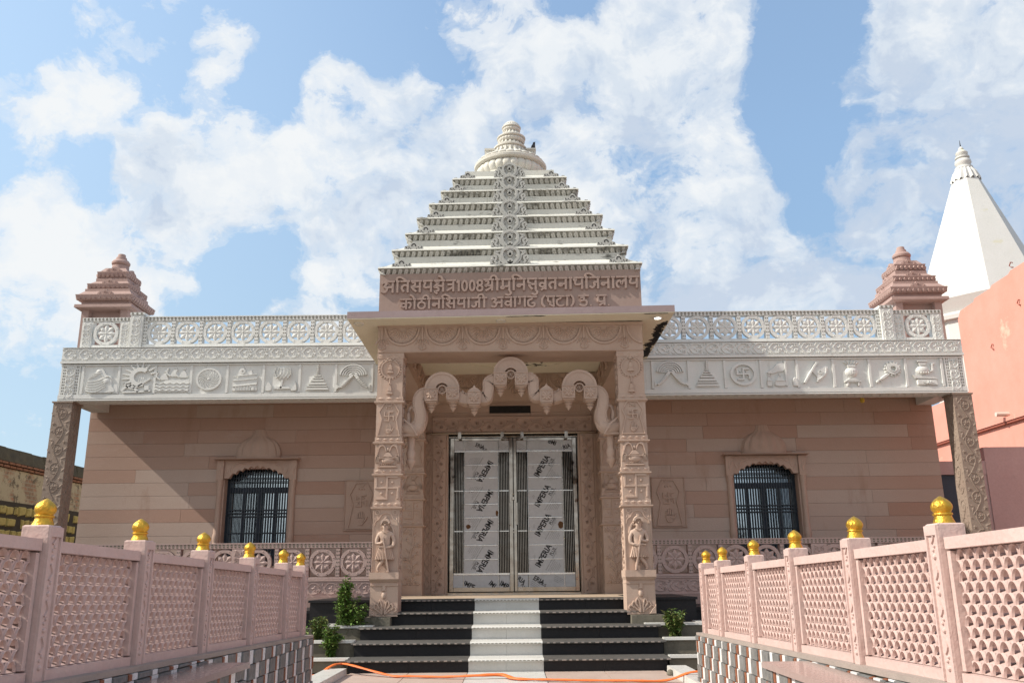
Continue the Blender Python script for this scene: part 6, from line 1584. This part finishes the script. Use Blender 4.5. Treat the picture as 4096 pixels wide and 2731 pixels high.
for r in range(11):
    y = 9 + random.uniform(0, .3); z = 2.66 - .25 * (r + 1)
    while y < 34:
        L = random.uniform(.15, .36); P = [(y + .015, z + .015), (y + L - .02, z + .025), (y + L - .015, z + .21), (y + .02, z + .20)]
        if random.random() > .08: m.prism(f, [(a + random.uniform(-.02, .02), b_ + random.uniform(-.02, .02)) for a, b_ in P], .0, random.uniform(.03, .05), .025)
        y += L
obj('yellowed_blocks', m, M_ochre, t)

# ================================================================== neighbours on the right
t = empty('building', (15.5, 20, G), 'tall orange plastered building on the right, weathered along its stepped top', 'building')
K = 1.45; k_ = lambda y, z: (y * K, (z - 1.08) * K + 1.08); BX = 10 * K
m = MB(); P = [(6.0, -1), (18.72, -1), (18.74, 6.55), (18.6, 6.72), (18.0, 6.74), (17.95, 6.80), (17.3, 6.81), (17.22, 6.86), (16.6, 6.87), (16.5, 6.92), (6.0, 6.98)]
P = [(y * K, max(G, (z - 1.08) * K + 1.08)) for y, z in P]
m.prism(FR((BX, 0, 0), (0, 1, 0), (0, 0, 1), (-1, 0, 0)), P, -4.0, 0.); m.wbox(BX, BX + 4, 18.75 * K, 23 * K, G, k_(0, 4.92)[1])
obj('wall', m, M_orange, t)
zl = k_(0, 4.06)[1]
m = MB(); m.wbox(BX - .13, BX + .1, 9, 23 * K, zl - .06, zl + .06); obj('ledge', m, M_orange, t)
m = MB(); m.wbox(BX - .10, BX + .1, 9, 23 * K, zl - .13, zl - .062); obj('ledge_edge', m, M_redtrim, t)
for y, z in ((17.35, 4.16), (16.15, 4.18)):
    y, z = k_(y, z); m = MB(); m.tube([(BX + .05, y, z), (BX - .38, y, z)], .065, 10); obj('spout', m, M_beige, t, 40)
for y, z in ((16.35, 6.2), (17.5, 5.6), (16.4, 7.0)):
    y, z = k_(y, z); m = MB(); m.tube([(BX + .02, y, z + .07), (BX - .04, y, z + .09), (BX - .05, y + .07, z), (BX - .04, y, z - .07), (BX + .02, y, z - .07)], .017, 6); obj('iron_hook', m, M_redtrim, t)
t = empty('boundary_wall', (10, 16.8, G), 'mauve plastered wall facing us between the temple and the orange building', 'wall')
m = MB(); m.wbox(8.95, 14.5, 16.55, 16.75, G, 3.39); m.wbox(8.03, 8.95, 16.56, 16.75, 2.88, 3.13); m.wbox(8.82, 8.949, 16.57, 16.75, G, 2.88)
obj('wall_face', m, M_mwall, t)
m = MB(); m.wbox(8.04, 8.82, 16.62, 16.68, G, 2.88)
for x in (8.06, 8.43): m.wbox(x, x + .36, 16.605, 16.64, 1.6, 2.8); m.wbox(x, x + .36, 16.605, 16.64, .2, 1.5)
obj('door', m, M_shutter, t)

t = empty('temple_spire', (18.6, 32, G), 'white eight-sided temple spire with a beaded finial behind the orange building', 'spire')
def octo(m, cx, cy, rs):
    rows = [m.add([(cx + r * cos(pi / 4 * k + .36), cy + r * sin(pi / 4 * k + .36), z) for k in range(8)]) for r, z in rs]
    for a, c in zip(rows, rows[1:]):
        for k in range(8): j = (k + 1) % 8; m.face((a[k], a[j], c[j], c[k]))
    m.face(rows[0][::-1]); m.face(rows[-1])
SX, SY = 18.22, 32.
m = MB(); octo(m, SX, SY, [(2.05, G), (2.05, 10.2)]); octo(m, SX, SY, [(2.22, 10.2), (2.25, 10.35), (2.15, 10.45)]); octo(m, SX, SY, [(2.15, 10.45), (2.42, 10.95), (2.38, 11.05), (.52, 16.18)]); obj('tower', m, M_spire, t)
m = MB(); rows = []
for r, z in ((.54, 16.15), (.50, 16.32), (.42, 16.55), (.31, 16.72)):
    rows.append(m.add([(SX + r * (1 + .06 * cos(i * pi / 2)) * cos(2 * pi * i / 64), SY + r * (1 + .06 * cos(i * pi / 2)) * sin(2 * pi * i / 64), z + (.05 * cos(i * pi / 2) if z < 16.2 else 0)) for i in range(64)]))
for a, c in zip(rows, rows[1:]):
    for i in range(64): j = (i + 1) % 64; m.face((a[i], a[j], c[j], c[i]))
obj('fluted_cap', m, M_spire, t, 40)
m = MB(); m.lathe((SX, SY, 16.66), [(.28, 0), (.34, .05), (.33, .12), (.24, .17), (.26, .22), (.31, .31), (.29, .42), (.20, .50), (.27, .53), (.27, .58), (.17, .62), (.22, .68), (.23, .76), (.15, .86), (.09, .90), (.10, .95), (.06, 1.02), (.02, 1.06)], 28)
obj('finial', m, M_spire, t, 40)
m = MB(); m.tube([(SX, SY, 17.68), (SX, SY, 18.0)], [.03, .006], 6); obj('spike', m, M_dark, t)

# ================================================================== houses across the lane behind the viewer (mirrored in the window glass)
for hx, hy, hw, hh, lab in ((-9.5, -22, 9, 4.1, 'low plastered house behind the viewer, mirrored in the left wing window'), (11.5, -24, 7, 3.6, 'low plastered house behind the viewer, mirrored in the right wing window')):
    t = empty('house', (hx, hy, G), lab, 'house')
    m = MB(); m.wbox(hx - hw / 2, hx + hw / 2, hy - 5, hy, G, hh); obj('wall', m, M_conc, t)
    m = MB(); m.frustum(hx - hw / 2 - .3, hx + hw / 2 + .3, hy - 5.3, hy + .3, hh, hx - hw / 2 + .6, hx + hw / 2 - .6, hy - 3, hy - 2, hh + .9); obj('roof', m, M_moss, t)
